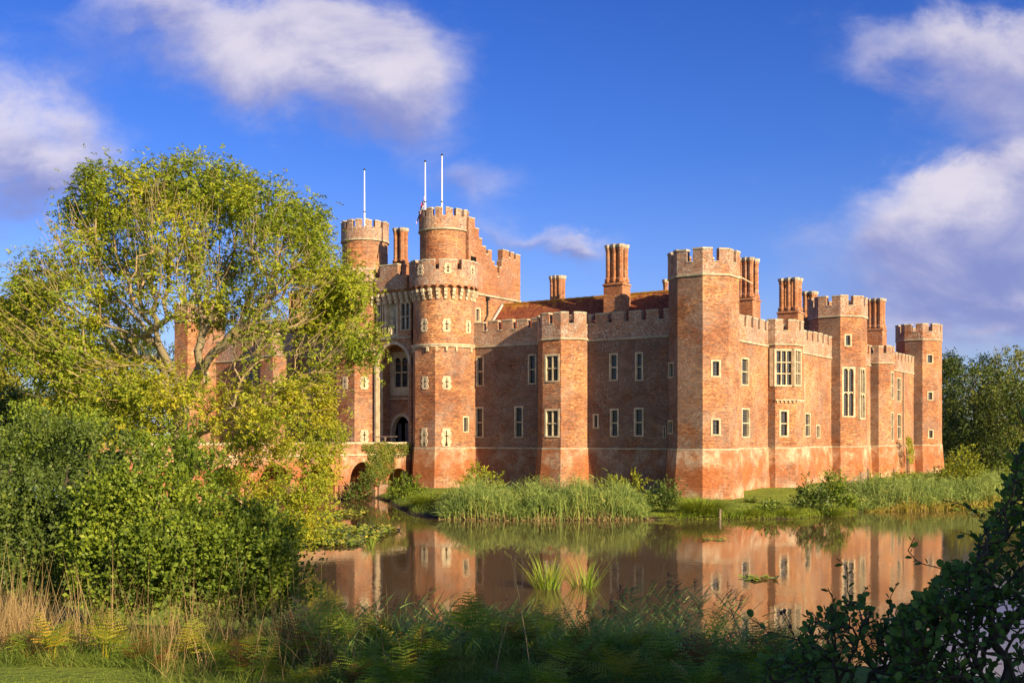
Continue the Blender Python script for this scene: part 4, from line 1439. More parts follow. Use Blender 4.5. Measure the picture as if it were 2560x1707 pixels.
def blades(P, D, L, Wd, bend, face=None, lev=3):
    """grass blades: strips that start along D and droop sideways / down"""
    n = len(P)
    D = unit(D)
    if face is None:
        a = rng.uniform(0, 2 * np.pi, n)
        face = np.stack([np.cos(a), np.sin(a), np.zeros(n)], 1)
    S = unit(np.cross(D, face))
    L = np.broadcast_to(np.asarray(L, float), (n,))[:, None]
    Wd = np.broadcast_to(np.asarray(Wd, float), (n,))[:, None]
    bend = np.broadcast_to(np.asarray(bend, float), (n,))[:, None]
    H = unit(np.stack([D[:, 0], D[:, 1], np.zeros(n)], 1) + face * 0.3 + 1e-6)
    out = []
    for i in range(lev + 1 if lev > 2 else 3):
        nl = lev if lev > 2 else 2
        t = i / nl
        c = P + D * L * t + (H * 0.55 - np.array([0, 0, 0.75])) * (bend * L * t * t)
        w_ = Wd * (1.0, 0.85, 0.55, 0.08)[i] if nl == 3 else Wd * (1.0, 0.7, 0.08)[i]
        out += [c - S * w_ / 2, c + S * w_ / 2]
    return np.stack(out, 1)


def rnd_dirs(n, up=0.0):
    d = unit(rng.normal(size=(n, 3)))
    d[:, 2] += up
    return unit(d)


def grow(start, tips, bf=0.45, step=0.5, wig=0.06, up=0.0):
    """a branching skeleton: every tip is joined to the nearest branch, favouring short ways back to the trunk.
    start: list of polylines (list of points) already in place, the first from the root"""
    pts, par, plen = [], [], []
    for pl in start:
        base = -1
        if pts:
            dd = [np.linalg.norm(np.array(pl[0]) - q) for q in pts]
            base = int(np.argmin(dd))
        prev = base
        for i, p in enumerate(pl):
            p = np.array(p, float)
            if prev >= 0:
                q = pts[prev]
                k = max(1, int(np.linalg.norm(p - q) / step))
                for s in range(1, k + 1):
                    r = q + (p - q) * s / k + (rng.normal(size=3) * wig * step if s < k else 0)
                    pts.append(r); par.append(prev); plen.append(plen[prev] + np.linalg.norm(r - pts[prev])); prev = len(pts) - 1
            else:
                pts.append(p); par.append(-1); plen.append(0.0); prev = len(pts) - 1
    root = pts[0]
    n0 = len(pts)
    cap = n0 + int(sum(np.linalg.norm(np.array(t) - root) for t in tips) / step) + 3 * len(tips) + 10
    Q = np.zeros((cap, 3)); Q[:n0] = pts
    PL = np.zeros(cap); PL[:n0] = plen
    PR = np.full(cap, -1); PR[:n0] = par
    n = n0
    tip_i = []
    for t in tips[np.argsort(np.linalg.norm(tips - root, axis=1))]:
        dv = t - Q[:n]
        dist = np.linalg.norm(dv, axis=1)
        # do not branch backwards or steeply down
        cost = dist + bf * PL[:n] + np.where(dv[:, 2] < 0, up * -dv[:, 2], 0)
        j = int(np.argmin(cost))
        q = Q[j].copy()
        k = max(1, int(dist[j] / step))
        gdir = Q[j] - Q[PR[j]] if PR[j] >= 0 else np.array([0, 0, 1.0])
        gdir = gdir / max(np.linalg.norm(gdir), 1e-6)
        prev = j
        ctrl = q + gdir * dist[j] * 0.35
        for s in range(1, k + 1):
            f = s / k
            r = (1 - f) ** 2 * q + 2 * f * (1 - f) * ctrl + f * f * t
            if s < k:
                r = r + rng.normal(size=3) * wig * step
            Q[n] = r; PR[n] = prev; PL[n] = PL[prev] + np.linalg.norm(r - Q[prev]); prev = n; n += 1
        tip_i.append(prev)
    return Q[:n], PR[:n], np.array(tip_i)


def limb_mesh(name, Q, PR, r_tip, expo, r_max, mats, sides=5, thin_mat=None, thin=0.0):
    n = len(Q)
    kids = np.zeros(n)
    load = np.zeros(n)
    order = range(n - 1, 0, -1)
    has = np.zeros(n, bool)
    for i in order:
        if PR[i] >= 0:
            has[PR[i]] = True
    load[~has] = 1
    for i in order:
        if PR[i] >= 0:
            load[PR[i]] += load[i]
    R = np.minimum(r_tip * np.maximum(load, 1) ** expo, r_max)
    i = np.where(PR >= 0)[0]
    a, b = Q[PR[i]], Q[i]
    d = unit(b - a)
    ref = np.where(np.abs(d[:, 2:3]) < 0.9, np.array([[0, 0, 1.0]]), np.array([[1.0, 0, 0]]))
    s1 = unit(np.cross(d, ref)); s2 = np.cross(d, s1)
    ra, rb = R[PR[i]], R[i]
    ra = np.minimum(ra, rb * 1.6)
    ang = np.linspace(0, 2 * np.pi, sides, endpoint=False)
    ring = lambda c, r: c[:, None] + (s1[:, None] * np.cos(ang)[None, :, None] + s2[:, None] * np.sin(ang)[None, :, None]) * r[:, None, None]
    ext = d * (rb * 0.35)[:, None]
    V = np.concatenate([ring(a - ext, ra), ring(b + ext, rb)], 1)
    tm = [(k, (k + 1) % sides, sides + (k + 1) % sides, sides + k) for k in range(sides)]
    mi = None
    if thin_mat is not None:
        mats = [mats, thin_mat]
        mi = (rb < thin).astype(int)
    return quads_mesh(name, V, tm, mats, mi, smooth=True), R


def in_lobes(lobes, n, shell=0.5):
    """points in a union of ellipsoids ((x,y,z),(rx,ry,rz),weight), biased outwards"""
    wts = np.array([l[2] * (l[1][0] * l[1][1] * l[1][2]) ** 0.667 for l in lobes])
    c = rng.choice(len(lobes), n, p=wts / wts.sum())
    d = unit(rng.normal(size=(n, 3)))
    r = rng.uniform(0, 1, n) ** (1 / 3.0) * (1 - shell) + shell * rng.uniform(0.75, 1.0, n)
    ctr = np.array([l[0] for l in lobes])[c]
    rad = np.array([l[1] for l in lobes])[c]
    return ctr + d * rad * r[:, None], c, d


def bush(name, label, cat, lobes, mat, n_leaf, leaf=(0.07, 0.05), base=None, shape=LEAF5, group=None, shoots=0, shoot_len=0.4, stem_mat=None, n_tips=40, spray=9, part="foliage"):
    """shrub: stems from the base into every lobe, leaves in sprays through the lobes' volume"""
    ctr = np.mean([l[0] for l in lobes], axis=0)
    if base is None:
        base = (ctr[0], ctr[1], gz1(ctr[0], ctr[1]) - 0.05)
    root = empty(name, base, label, cat, group)
    ns = n_leaf // spray
    SP, c, d = in_lobes(lobes, ns, 0.55)
    cn = np.array([mnoise.noise(Vector(p * (0.11 / leaf[0]))) for p in SP])
    keep = (SP[:, 2] > base[2] + 0.02) & (cn + rng.normal(size=len(SP)) * 0.12 > -0.16)
    SP, d = SP[keep], d[keep]
    ns = len(SP)
    ax = unit(rng.normal(size=(ns, 3)) * 0.7 + d[:ns] * 0.9 + np.array([0, 0, 0.5]))
    t = (np.arange(spray) + 0.5) / spray
    slen = rng.uniform(0.5, 1.2, ns) * leaf[0] * spray * 0.42
    P = SP[:, None] + ax[:, None] * (slen[:, None, None] * t[None, :, None])
    P = P.reshape(-1, 3)
    A = np.repeat(ax, spray, 0)
    D = unit(A * 0.75 + rng.normal(size=A.shape) * 0.55 + np.array([0, 0, 0.0]))
    N = unit(rng.normal(size=A.shape) * 0.6 + np.array([0, 0, 0.45]) + np.repeat(d[:ns], spray, 0) * 0.7)
    s = rng.uniform(0.65, 1.2, len(P)) * np.repeat(rng.uniform(0.8, 1.15, ns), spray)
    V = leaves(P, D, N, leaf[0] * s, leaf[1] * s, shape)
    if shoots:
        q, c2, d2 = in_lobes(lobes, shoots, 0.95)
        k = 14
        up = unit(d2 * 0.5 + np.array([0, 0, 1.0]) + rng.normal(size=q.shape) * 0.2)
        L_ = rng.uniform(0.5, 1.3, shoots) * shoot_len
        tt = (np.arange(k) + 0.5) / k
        P2 = (q[:, None] + up[:, None] * (L_[:, None, None] * tt[None, :, None])).reshape(-1, 3)
        A2 = np.repeat(up, k, 0)
        D2 = unit(A2 * 0.5 + rng.normal(size=A2.shape) * 0.6)
        N2 = unit(A2 * 0.7 + rng.normal(size=A2.shape) * 0.4)
        s2 = np.tile(1.0 - 0.45 * tt, shoots) * rng.uniform(0.8, 1.15, len(P2))
        V = np.concatenate([V, leaves(P2, D2, N2, leaf[0] * s2, leaf[1] * s2, shape)])
    link(part, quads_mesh(part, V, shape[1], mat), root)
    tips = SP[rng.choice(ns, min(n_tips, ns), replace=False)]
    Q, PR, ti = grow([[base, tuple(np.array(base) + np.array([0, 0, 0.15]))]], tips, 0.3, max(0.12, leaf[0] * 2.5), 0.1)
    me, R = limb_mesh("stems", Q, PR, leaf[0] * 0.06, 0.42, 0.08, stem_mat or DARK_BARK, 4)
    link("stems", me, root)
    return root


def tree(name, label, lobes, mat, n_leaf, leaf, base, group=None, bark=None, n_tips=60, spray=10, r_tip=0.03, r_max=0.4, fork=None, limbs=(), shape=LEAF4, bf=0.4, step=0.6, droop=0.0, cat="tree"):
    root = empty(name, base, label, cat, group)
    ns = n_leaf // spray
    SP, c, d = in_lobes(lobes, ns, 0.6)
    ax = unit(rng.normal(size=(ns, 3)) * 0.8 + d * 0.8 + np.array([0, 0, 0.25]))
    t = (np.arange(spray) + 0.5) / spray
    sl = leaf[0] * spray * 0.35
    P = (SP[:, None] + ax[:, None] * (sl * t[None, :, None]) + rng.normal(size=(ns, spray, 3)) * leaf[0] * 0.55).reshape(-1, 3)
    A = np.repeat(ax, spray, 0)
    D = unit(A * 0.4 + rng.normal(size=A.shape) * 0.7 + np.array([0, 0, -droop]))
    N = unit(rng.normal(size=A.shape) * 0.6 + np.array([0, 0, 0.4]) + np.repeat(d, spray, 0) * 0.8)
    s = rng.uniform(0.6, 1.25, len(P))
    link("crown", quads_mesh("crown", leaves(P, D, N, leaf[0] * s, leaf[1] * s, shape), shape[1], mat), root)
    tips = SP[rng.choice(ns, min(n_tips, ns), replace=False)]
    fk = fork if fork is not None else tuple(np.array(base) * 0.6 + np.array([*np.mean([l[0] for l in lobes], axis=0)]) * 0.4)
    Q, PR, ti = grow([[base, fk], *limbs], tips, bf, step, 0.08)
    me, R = limb_mesh("trunk", Q, PR, r_tip, 0.5, r_max, bark or DARK_BARK, 6)
    link("trunk", me, root)
    return root


def lobes_px(lst, Y, flat=1.0):
    """ellipsoids measured on the survey: (px, py, rx, ry, dy, weight); dy is metres nearer (-) or farther (+)"""
    out = []
    for px, py, rx, ry, dy, wt in lst:
        y = Y + dy
        p = at(px, py, y)
        k = y / FOC
        out.append((tuple(p), (rx * k, max(rx, ry) * k * flat, ry * k), wt))
    return out
# ------------------------------------------------------------------ the big ash
AY = 44.0
AK = AY / FOC
ash_base = (at(452, 1200, AY)[0], AY, gz1(at(452, 1200, AY)[0], AY) - 0.1)
ash = empty("ash_tree", ash_base, "large spreading ash tree with yellow green leaves and many bare pale branches beside the moat", "tree")
# (px, py, r, depth, leafiness)
L_ = [(290, 484, 95, 0, 1.1), (390, 474, 80, 1.5, 1), (480, 464, 85, -1, 1), (570, 484, 80, 1, 1.1), (650, 514, 80, -1.5, 1.1), (740, 554, 80, 0.5, 1.1), (220, 534, 70, 1, 0.9), (786, 614, 55, -1, 1), (200, 614, 70, -1, 0.75), (300, 594, 100, 2, 0.72), (430, 584, 110, -2.5, 0.72), (560, 604, 110, 2.5, 0.72), (690, 630, 100, -2, 0.75), (806, 690, 85, 1, 1.05), (876, 720, 55, 0, 1.1), (110, 700, 75, 0, 1.05), (60, 760, 55, 1, 1.05), (180, 760, 95, -2, 0.9), (300, 720, 110, 2.5, 0.62), (430, 710, 120, -3, 0.62), (570, 740, 115, 3, 0.62), (700, 760, 95, -1, 0.64), (846, 800, 70, 1, 1.05), (896, 850, 55, -1, 1.05), (786, 790, 60, 2, 0.7), (60, 850, 75, 0, 1), (150, 880, 85, -2, 0.9), (270, 850, 85, 2, 0.67), (886, 890, 45, 0, 1), (786, 900, 60, -1.5, 0.57), (640, 850, 70, -2.5, 0.52)]
LOW = [(250, 960, 85, -1.5, 1.1), (340, 985, 80, -2.5, 1.25), (430, 970, 60, -3, 1.0), (170, 990, 80, 0, 1.0), (300, 1060, 70, -2, 0.9), (560, 960, 60, -2.5, 0.7), (620, 1000, 70, -3, 0.7), (540, 1050, 60, -2, 0.5), (716, 990, 55, -2, 0.7), (776, 1010, 60, -1.5, 0.9), (806, 950, 40, -1, 0.7)]
to_l = lambda L: lobes_px([(a, b, r, r * 0.85, dd, wt) for a, b, r, dd, wt in L], AY, 1.1)
Alob, Llob = to_l(L_), to_l(LOW)
NT_ = 2200
tips, tc_, td = in_lobes([(c, r, 1.0) for c, r, wv_ in Alob], NT_, 0.35)
ltips, lc_, ld = in_lobes([(c, r, 1.0) for c, r, wv_ in Llob], 230, 0.35)
trunk = [ash_base, tuple(at(455, 1130, AY)), tuple(at(448, 1060, AY)), tuple(at(470, 985, AY))]
limbs = [
    [trunk[3], tuple(at(430, 930, AY - 0.5)), tuple(at(395, 860, AY - 1)), tuple(at(335, 790, AY - 1.5)), tuple(at(260, 700, AY - 1)), tuple(at(230, 600, AY))],
    [trunk[3], tuple(at(500, 915, AY + 0.3)), tuple(at(505, 850, AY + 0.5)), tuple(at(500, 760, AY + 1.0)), tuple(at(470, 640, AY + 1.0)), tuple(at(440, 500, AY))],
    [trunk[3], tuple(at(520, 900, AY - 0.8)), tuple(at(575, 840, AY - 1.2)), tuple(at(640, 780, AY - 1.8)), tuple(at(730, 700, AY - 1.2)), tuple(at(790, 640, AY))],
    [tuple(at(500, 850, AY + 0.5)), tuple(at(540, 770, AY + 1.5)), tuple(at(580, 660, AY + 2)), tuple(at(600, 520, AY + 1))],
    [trunk[2], tuple(at(425, 1000, AY + 0.6)), tuple(at(410, 930, AY + 1.2)), tuple(at(390, 830, AY + 2)), tuple(at(380, 700, AY + 2.5)), tuple(at(350, 520, AY + 1.5))],
    [tuple(at(395, 860, AY - 1)), tuple(at(320, 830, AY - 2)), tuple(at(220, 800, AY - 2.2)), tuple(at(120, 730, AY - 1))],
    [tuple(at(430, 930, AY - 0.5)), tuple(at(370, 900, AY - 2)), tuple(at(300, 915, AY - 3)), tuple(at(200, 925, AY - 2.5))],
    [tuple(at(575, 840, AY - 1.2)), tuple(at(650, 805, AY - 2.5)), tuple(at(720, 800, AY - 2.5))],
]
Q, PR, ti = grow([trunk] + limbs, np.vstack([tips, ltips]), 0.32, 0.42, 0.10, up=0.35)
# sprays of bare twigs fanning out of the limbs
fork = np.array(at(460, 930, AY))
far_ = np.linalg.norm(Q - fork, axis=1)
cand = np.where((far_ > 2.0) & (far_ < 7.0) & (PR >= 0))[0]
tw = rng.choice(cand, 1700, replace=False)
xq, xp = [Q], [PR]
nq = len(Q)
dv = unit(unit(Q[tw] - fork) * 0.9 + unit(Q[tw] - Q[PR[tw]]) * 0.7 + np.array([0, 0, 0.35]) + rng.normal(size=(len(tw), 3)) * 0.22)
tl = rng.uniform(0.5, 1.5, len(tw))
p1 = Q[tw] + dv * tl[:, None] * 0.5
p2 = p1 + unit(dv + np.array([0, 0, 0.25]) + rng.normal(size=dv.shape) * 0.12) * tl[:, None] * 0.5
Q = np.vstack([Q, p1, p2])
PR = np.concatenate([PR, tw, nq + np.arange(len(tw))])
me, R = limb_mesh("trunk", Q, PR, 0.0080, 0.505, 0.44, BARK, 6, TWIG, 0.05)
link("trunk", me, ash)


def compound_leaves(SP, d, per, L, nl, droop, spread):
    """pinnate leaves: per leaves of nl leaflets round every tip"""
    n = len(SP) * per
    o = np.repeat(SP, per, 0) + rng.normal(size=(n, 3)) * spread
    ax = unit(rng.normal(size=(n, 3)) * 0.75 + np.repeat(d, per, 0) * 0.5 + np.array([0, 0, 0.12]))
    LL = L * rng.uniform(0.7, 1.2, n)
    t = np.linspace(0.25, 1.0, nl)
    side = np.where(np.arange(nl) % 2 == 0, 1.0, -1.0)
    S = unit(np.cross(ax, np.array([0, 0, 1.0]) + rng.normal(size=(n, 3)) * 0.3))
    P = o[:, None] + ax[:, None] * (LL[:, None, None] * t[None, :, None]) - np.array([0, 0, 1.0]) * (droop * LL[:, None, None] * t[None, :, None] ** 2)
    D = unit(ax[:, None] * 0.55 + S[:, None] * side[None, :, None] + rng.normal(size=(n, nl, 3)) * 0.25 - np.array([0, 0, 0.25]))
    N = unit(np.array([0, 0, 0.45]) + rng.normal(size=(n, nl, 3)) * 0.55 + np.repeat(d, per, 0)[:, None] * 0.95)
    l = (0.125 * rng.uniform(0.7, 1.2, n))[:, None] * np.ones(nl)
    return leaves(P.reshape(-1, 3), D.reshape(-1, 3), N.reshape(-1, 3), l.ravel(), l.ravel() * 0.45, LEAF4)


lf = np.array([x[4] for x in L_])[tc_]
# leaves sit towards the outside of the crown; the heart of the tree is bare twigs
per_tip = [0, 3, 7, 15, 22, 26]
V = []
kcls = np.clip((lf * 4.0 + rng.normal(size=len(tips)) * 0.9 - 0.75).astype(int), 0, 5)
for k, per in enumerate(per_tip):
    m_ = kcls == k
    if per and m_.any():
        V.append(compound_leaves(tips[m_], td[m_], per, 0.30, 9, 0.35, 0.26))
link("crown", quads_mesh("crown", np.concatenate(V), LEAF4[1], ASH_LEAF), ash)
llf = np.array([x[4] for x in LOW])[lc_]
V = []
for k, per in ((0, 12), (1, 30)):
    m_ = (llf + rng.normal(size=len(ltips)) * 0.15 > 0.8) == bool(k)
    V.append(compound_leaves(ltips[m_], ld[m_], per, 0.34, 9, 0.5, 0.30))
lowc = link("crown", quads_mesh("crown", np.concatenate(V), LEAF4[1], ASH_LOW), ash)
lowc['label'] = "yellower low hanging sprays"

# ------------------------------------------------------------------ woods behind
def far_tree(px, py_top, py_bot, rpx, Y, mat, label, name="broadleaf_tree", n=5200, leaf=0.34, group="trees of the wood beyond the castle", seed_lobes=7, narrow=1.0):
    k = Y / FOC
    lobes = []
    h = py_bot - py_top
    for i in range(seed_lobes):
        f = i / (seed_lobes - 1)
        a = rng.uniform(-1, 1)
        prof = math.sin(math.pi * (0.16 + 0.72 * f))
        rr = rpx * rng.uniform(0.42, 0.62)
        lobes.append((px + a * rpx * 0.6 * prof * narrow, py_top + rr * 0.7 + f * h * 0.72, rr, rr * rng.uniform(0.65, 0.9), rng.uniform(-1, 1) * rpx * k * 0.5, 1.0))
    lobes.append((px, py_top + rpx * 0.5, rpx * 0.5, rpx * 0.5, 0, 1.0))
    lob = lobes_px(lobes, Y)
    x = at(px, 0, Y)[0]
    base = (x, Y, gz1(x, Y) - 0.2)
    return tree(name, label, lob, mat, n, (leaf, leaf * 0.72), base, group, n_tips=50, spray=9, r_tip=0.04, r_max=0.35, step=1.2)


G2 = "trees of the wood right of the castle"
far_tree(2455, 915, 1210, 125, 168, FAR_DARK, "big dark green tree just right of the far corner tower", n=13000, leaf=0.36, group=G2, seed_lobes=11)
far_tree(2565, 950, 1215, 125, 160, FAR_DARK, "dark broad tree at the right edge, in front of the wood", n=11000, leaf=0.34, group=G2, seed_lobes=10)
far_tree(2520, 870, 1180, 85, 185, FAR_YELLOW, "yellowish tall tree rising above the dark trees on the right", n=6000, group=G2)
far_tree(2385, 890, 1180, 55, 190, PINE_LEAF, "blue green conifer top showing beside the far tower", "pine_tree", n=5000, leaf=0.4, group=G2)
far_tree(2455, 895, 1180, 60, 200, PINE_LEAF, "second dark conifer, between the yellow tree and the far tower", "pine_tree", n=4500, leaf=0.4, group=G2)
far_tree(2370, 905, 1190, 35, 175, FAR_LEAF, "narrow round tree touching the far tower edge", n=3500, group=G2)
far_tree(2600, 880, 1200, 90, 190, FAR_LEAF, "tree partly cut by the right edge above the others", n=5000, group=G2)
for i, (px, top, rp, Y) in enumerate([(2430, 930, 110, 230), (2560, 925, 110, 240), (2330, 960, 90, 260)]):
    far_tree(px, top, 1150, rp, Y, FAR_LEAF, ["far wood tree behind the dark conifers", "far wood tree behind the yellowish tall tree", "far wood tree hidden behind the corner tower"][i], n=3500, leaf=0.55, group=G2)
G1 = "trees behind the ash on the left"
far_tree(30, 745, 1110, 105, 82, FAR_YELLOW, "leafy bright green tree at the left edge behind the ash", n=12000, leaf=0.26, group=G1, seed_lobes=10)
far_tree(-110, 700, 1110, 120, 88, FAR_LEAF, "dark tree beyond the left edge of the view", n=6000, leaf=0.3, group=G1)
far_tree(170, 850, 1110, 95, 95, FAR_LEAF, "dark green tree in shade behind the ash's left limbs", n=8000, leaf=0.28, group=G1)
far_tree(300, 830, 1100, 90, 108, FAR_LEAF, "dark tree behind the ash trunk, left of the castle's far tower", n=7000, leaf=0.3, group=G1)
far_tree(400, 860, 1100, 70, 150, FAR_LEAF, "small far tree left of the castle's hidden tower", n=4000, leaf=0.3, group=G1)
far_tree(60, 980, 1140, 90, 62, FAR_LEAF, "low dark leafy tree between the shrubs and the wood at the left edge", n=8000, leaf=0.2, group=G1)

# tall trees behind and right of the viewpoint: they throw the near bank into shade
def shade_tree(x, y, h, r, label):
    z = gz1(x, y)
    lob = [((x + rng.uniform(-.5, .5) * r, y + rng.uniform(-.5, .5) * r, z + h * f), (r * q, r * q, h * 0.16), 1.0) for f, q in ((0.22, 0.75), (0.38, 0.9), (0.54, 1.0), (0.7, 0.85), (0.86, 0.6))]
    return tree("broadleaf_tree", label, lob, FAR_LEAF, 5000, (0.5, 0.38), (x, y, z), "tall trees on the near bank behind the viewpoint", n_tips=30, spray=8, r_tip=0.04, step=1.0)
for (x, y, h, r, lb) in ((16.6, -4.0, 12.0, 3.5, "tall tree casting shade over the ferns, behind the viewpoint"), (19.5, 0.8, 10.5, 3.8, "tall tree on the near bank, behind the alder shrub"), (22.5, 6.5, 9.0, 3.6, "tree at the waterside far to the right of the viewpoint"), (12.4, -2.4, 6.8, 2.9, "small bushy tree close behind the alder shrub, outside the view")):
    shade_tree(x, y, h, r, lb)

# ------------------------------------------------------------------ shrubs on the near bank, left
bush("shrub", "dark leafy shrub filling the left edge behind the tall straw grass", "shrub",
     lobes_px([(40, 1200, 130, 150, 0.6, 1), (170, 1190, 120, 140, 0.9, 1), (60, 1350, 140, 140, -0.2, 1), (190, 1370, 130, 140, 0, 1), (-60, 1250, 100, 150, 0.5, 1), (110, 1090, 60, 60, 1.2, .6), (280, 1180, 90, 100, 1.2, 1), (90, 1450, 130, 70, -0.4, 1)], 16.6, 0.9),
     SHRUB_DARK, 36000, (0.068, 0.046), shoots=120, shoot_len=0.55)
bush("shrub", "big sunlit rounded shrub of broad green leaves at the waterside", "shrub",
     lobes_px([(370, 1315, 130, 114.0, 0, 1), (510, 1315, 125, 104.5, 0.2, 1), (630, 1360, 105, 95, 0.3, 1), (440, 1410, 150, 120, -0.6, 1), (590, 1420, 130, 100, -0.5, 1), (715, 1420, 85, 85, 0, 1), (715, 1490, 75, 60, 0, 0.9), (300, 1430, 120, 100, -0.5, 1), (560, 1500, 130, 50, -0.4, 1), (430, 1480, 140, 60, -0.6, 1), (250, 1355, 90, 85.5, 0, 1), (280, 1275, 90, 85.5, 0.3, 1), (440, 1255, 90, 66.5, 0.2, 1), (330, 1225, 60, 47.5, 0.5, 0.6)], 15.6, 0.9),
     SHRUB_LEAF, 56000, (0.070, 0.046), shoots=150, shoot_len=0.4)
bush("shrub", "yellow green willowy shrub hanging over the lily pads", "shrub",
     lobes_px([(640, 1170, 95, 90, 0, 1), (745, 1190, 90, 95, -1, 1), (785, 1280, 65, 80, -1.5, 1), (800, 1100, 60, 60, 0, 1), (690, 1080, 80, 60, 0.5, 1), (730, 1350, 60, 50, -1.5, 1), (700, 1300, 90, 80, -1, 1), (560, 1150, 80, 60, 0, 1), (800, 1170, 55, 50, 0, .8), (820, 1100, 45, 50, 0.5, .7), (600, 1270, 90, 80, -1, 1), (760, 1100, 60, 50, 0.5, .8), (850, 1060, 35, 35, .5, .5)], 51.0, 0.8),
     ASH_LOW, 50000, (0.13, 0.065), shape=LEAF4, shoots=40, shoot_len=0.7)
bush("shrub", "green shrub under the ash, hiding the end of the bridge", "shrub",
     lobes_px([(120, 1090, 100, 70, 0, 1), (230, 1110, 90, 60, -1, 1), (330, 1140, 80, 50, -1, 1), (430, 1150, 70, 50, 0, 1), (520, 1190, 70, 60, -1, 1), (40, 1080, 80, 70, 1, 1), (200, 1060, 50, 40, 0, 0.6), (450, 1080, 35, 40, 1, .6)], 33.0, 0.8),
     SHRUB_LEAF, 20000, (0.12, 0.08), shape=LEAF4, shoots=30, shoot_len=0.5)

# ------------------------------------------------------------------ far bank shrubs
FB = [
    ("dark round bush filling the first bridge arch", [(908, 1228, 22, 22, 0, 1), (888, 1240, 20, 13, 0, 1), (920, 1200, 12, 14, 0, .7)], 98.5, SHRUB_DARK, 1700),
    ("leafy bush in front of the second bridge arch", [(1015, 1215, 30, 22, 0, 1), (1000, 1240, 34, 16, 0, 1), (1035, 1235, 20, 18, 0, 1)], 95, SHRUB_LEAF, 2200),
    ("small light bush at the foot of the gate tower", [(1195, 1190, 28, 20, 0, 1), (1230, 1205, 25, 16, 0, 1), (1180, 1215, 22, 18, 0, 1)], 93, YELLOW_LEAF, 1500),
    ("bright green bush rising from the reeds in front of the shaded wall", [(1560, 1200, 30, 22, 0, 1), (1540, 1225, 36, 22, 0, 1), (1585, 1215, 25, 18, 0, 1)], 84, YELLOW_LEAF, 2000),
    ("dark glossy bush at the water below the near corner tower", [(1675, 1225, 28, 32, 0, 1), (1650, 1250, 30, 32, 0, 1), (1690, 1262, 32, 28, 0, 1), (1668, 1205, 14, 18, 0, .6)], 78, SHRUB_DARK, 3000),
    ("round dark bush on the lawn edge under the bay", [(2030, 1230, 26, 28, 0, 1), (2020, 1262, 32, 28, 0, 1), (2050, 1255, 26, 30, 0, 1), (2022, 1205, 10, 18, 0, .5)], 79, SHRUB_DARK, 2800),
    ("lighter bush beside the wooden gate", [(2084, 1215, 22, 22, 0, 1), (2098, 1245, 26, 20, 0, 1), (2116, 1262, 18, 12, 0, 1), (2082, 1190, 9, 14, 0, .5)], 83, SHRUB_LEAF, 2200),
    ("low straggling bush at the lawn's waterline", [(1930, 1275, 22, 15, 0, 1), (1905, 1285, 20, 12, 0, 1)], 77.5, SHRUB_LEAF, 900),
    ("wide low shrub under the far corner tower", [(2330, 1195, 40, 22, 0, 1), (2290, 1205, 40, 15, 0, 1), (2370, 1200, 40, 22, 0, 1)], 106, SHRUB_LEAF, 2600),
    ("tall light green shrub at the right end of the reeds", [(2410, 1165, 38, 36, 0, 1), (2430, 1195, 45, 28, 0, 1), (2390, 1200, 40, 25, 0, 1), (2425, 1135, 20, 22, 0, .6)], 103, YELLOW_LEAF, 3800),
    ("dense leafy bush at the far right bank beyond the reeds", [(2500, 1195, 45, 30, 0, 1), (2550, 1190, 50, 36, 0, 1), (2470, 1215, 40, 22, 0, 1), (2590, 1210, 50, 30, 0, 1)], 106, SHRUB_LEAF, 4200),
    ("weedy growth along the foot of the side wall", [(2220, 1197, 40, 8, 0, 1), (2270, 1195, 30, 10, 0, 1), (2180, 1200, 20, 6, 0, 1)], 116, YELLOW_LEAF, 1300),
]
for lb, lob, Y, mt, n in FB:
    bush("bush", lb, "bush", lobes_px(lob, Y, 0.9), mt, n, (0.20, 0.13), shape=LEAF4, shoots=14, shoot_len=0.5, n_tips=20)

# ivy on the bridge and creeper on the tower
def creeper(name, label, A, B, pts, n, mat, leaf=0.15):
    """pts: survey ellipses (px, py, rx, ry) on the wall A-B"""
    A, d, nn, L = axes(A, B)
    base = A + d * survey(tuple(A), tuple(np.array(B)), pts[0][0] - 1, pts[0][0] + 1, 1000, 1001)[0]
    root = empty(name, (base[0], base[1], 1.0), label, "climbing plant")
    w_ = np.array([a[2] * a[3] for a in pts], float)
    c = rng.choice(len(pts), n, p=w_ / w_.sum())
    ang, r = rng.uniform(0, 2 * np.pi, n), np.sqrt(rng.uniform(0, 1, n))
    P, st = [], []
    for k in range(n):
        px, py, rx, ry = pts[c[k]]
        s = survey(tuple(A), tuple(B), px + rx * r[k] * math.cos(ang[k]), px + rx * r[k] * math.cos(ang[k]) + .5, py, py)
        Y = A[1] + d[1] * s[0]
        z = EYE + (HY - py - ry * r[k] * math.sin(ang[k])) / FOC * Y
        q = A + d * s[0] + nn * rng.uniform(0.04, 0.40)
        P.append((q[0], q[1], z))
    P = np.array(P)
    n3 = np.array([nn[0], nn[1], 0.35])
    D = unit(rng.normal(size=P.shape) * 0.7 + np.array([0, 0, -0.7]))
    N = unit(n3 + rng.normal(size=P.shape) * 0.45)
    s = rng.uniform(0.6, 1.2, n)
    link("foliage", quads_mesh("foliage", leaves(P, D, N, leaf * s, leaf * 0.85 * s, LEAF5), LEAF5[1], mat), root)
    for k in range(5):
        mb = MB()
        q = P[rng.integers(n)]
        b0 = np.array([q[0] - nn[0] * 0.1, q[1] - nn[1] * 0.1, min(1.0, q[2] - 0.3)])
        mb.tube([tuple(b0), tuple((b0 + q) / 2 + rng.normal(size=3) * 0.05), tuple(q)], [0.035, 0.025, 0.012], 5)
        mb.build("stem", DARK_BARK, root)
    return root


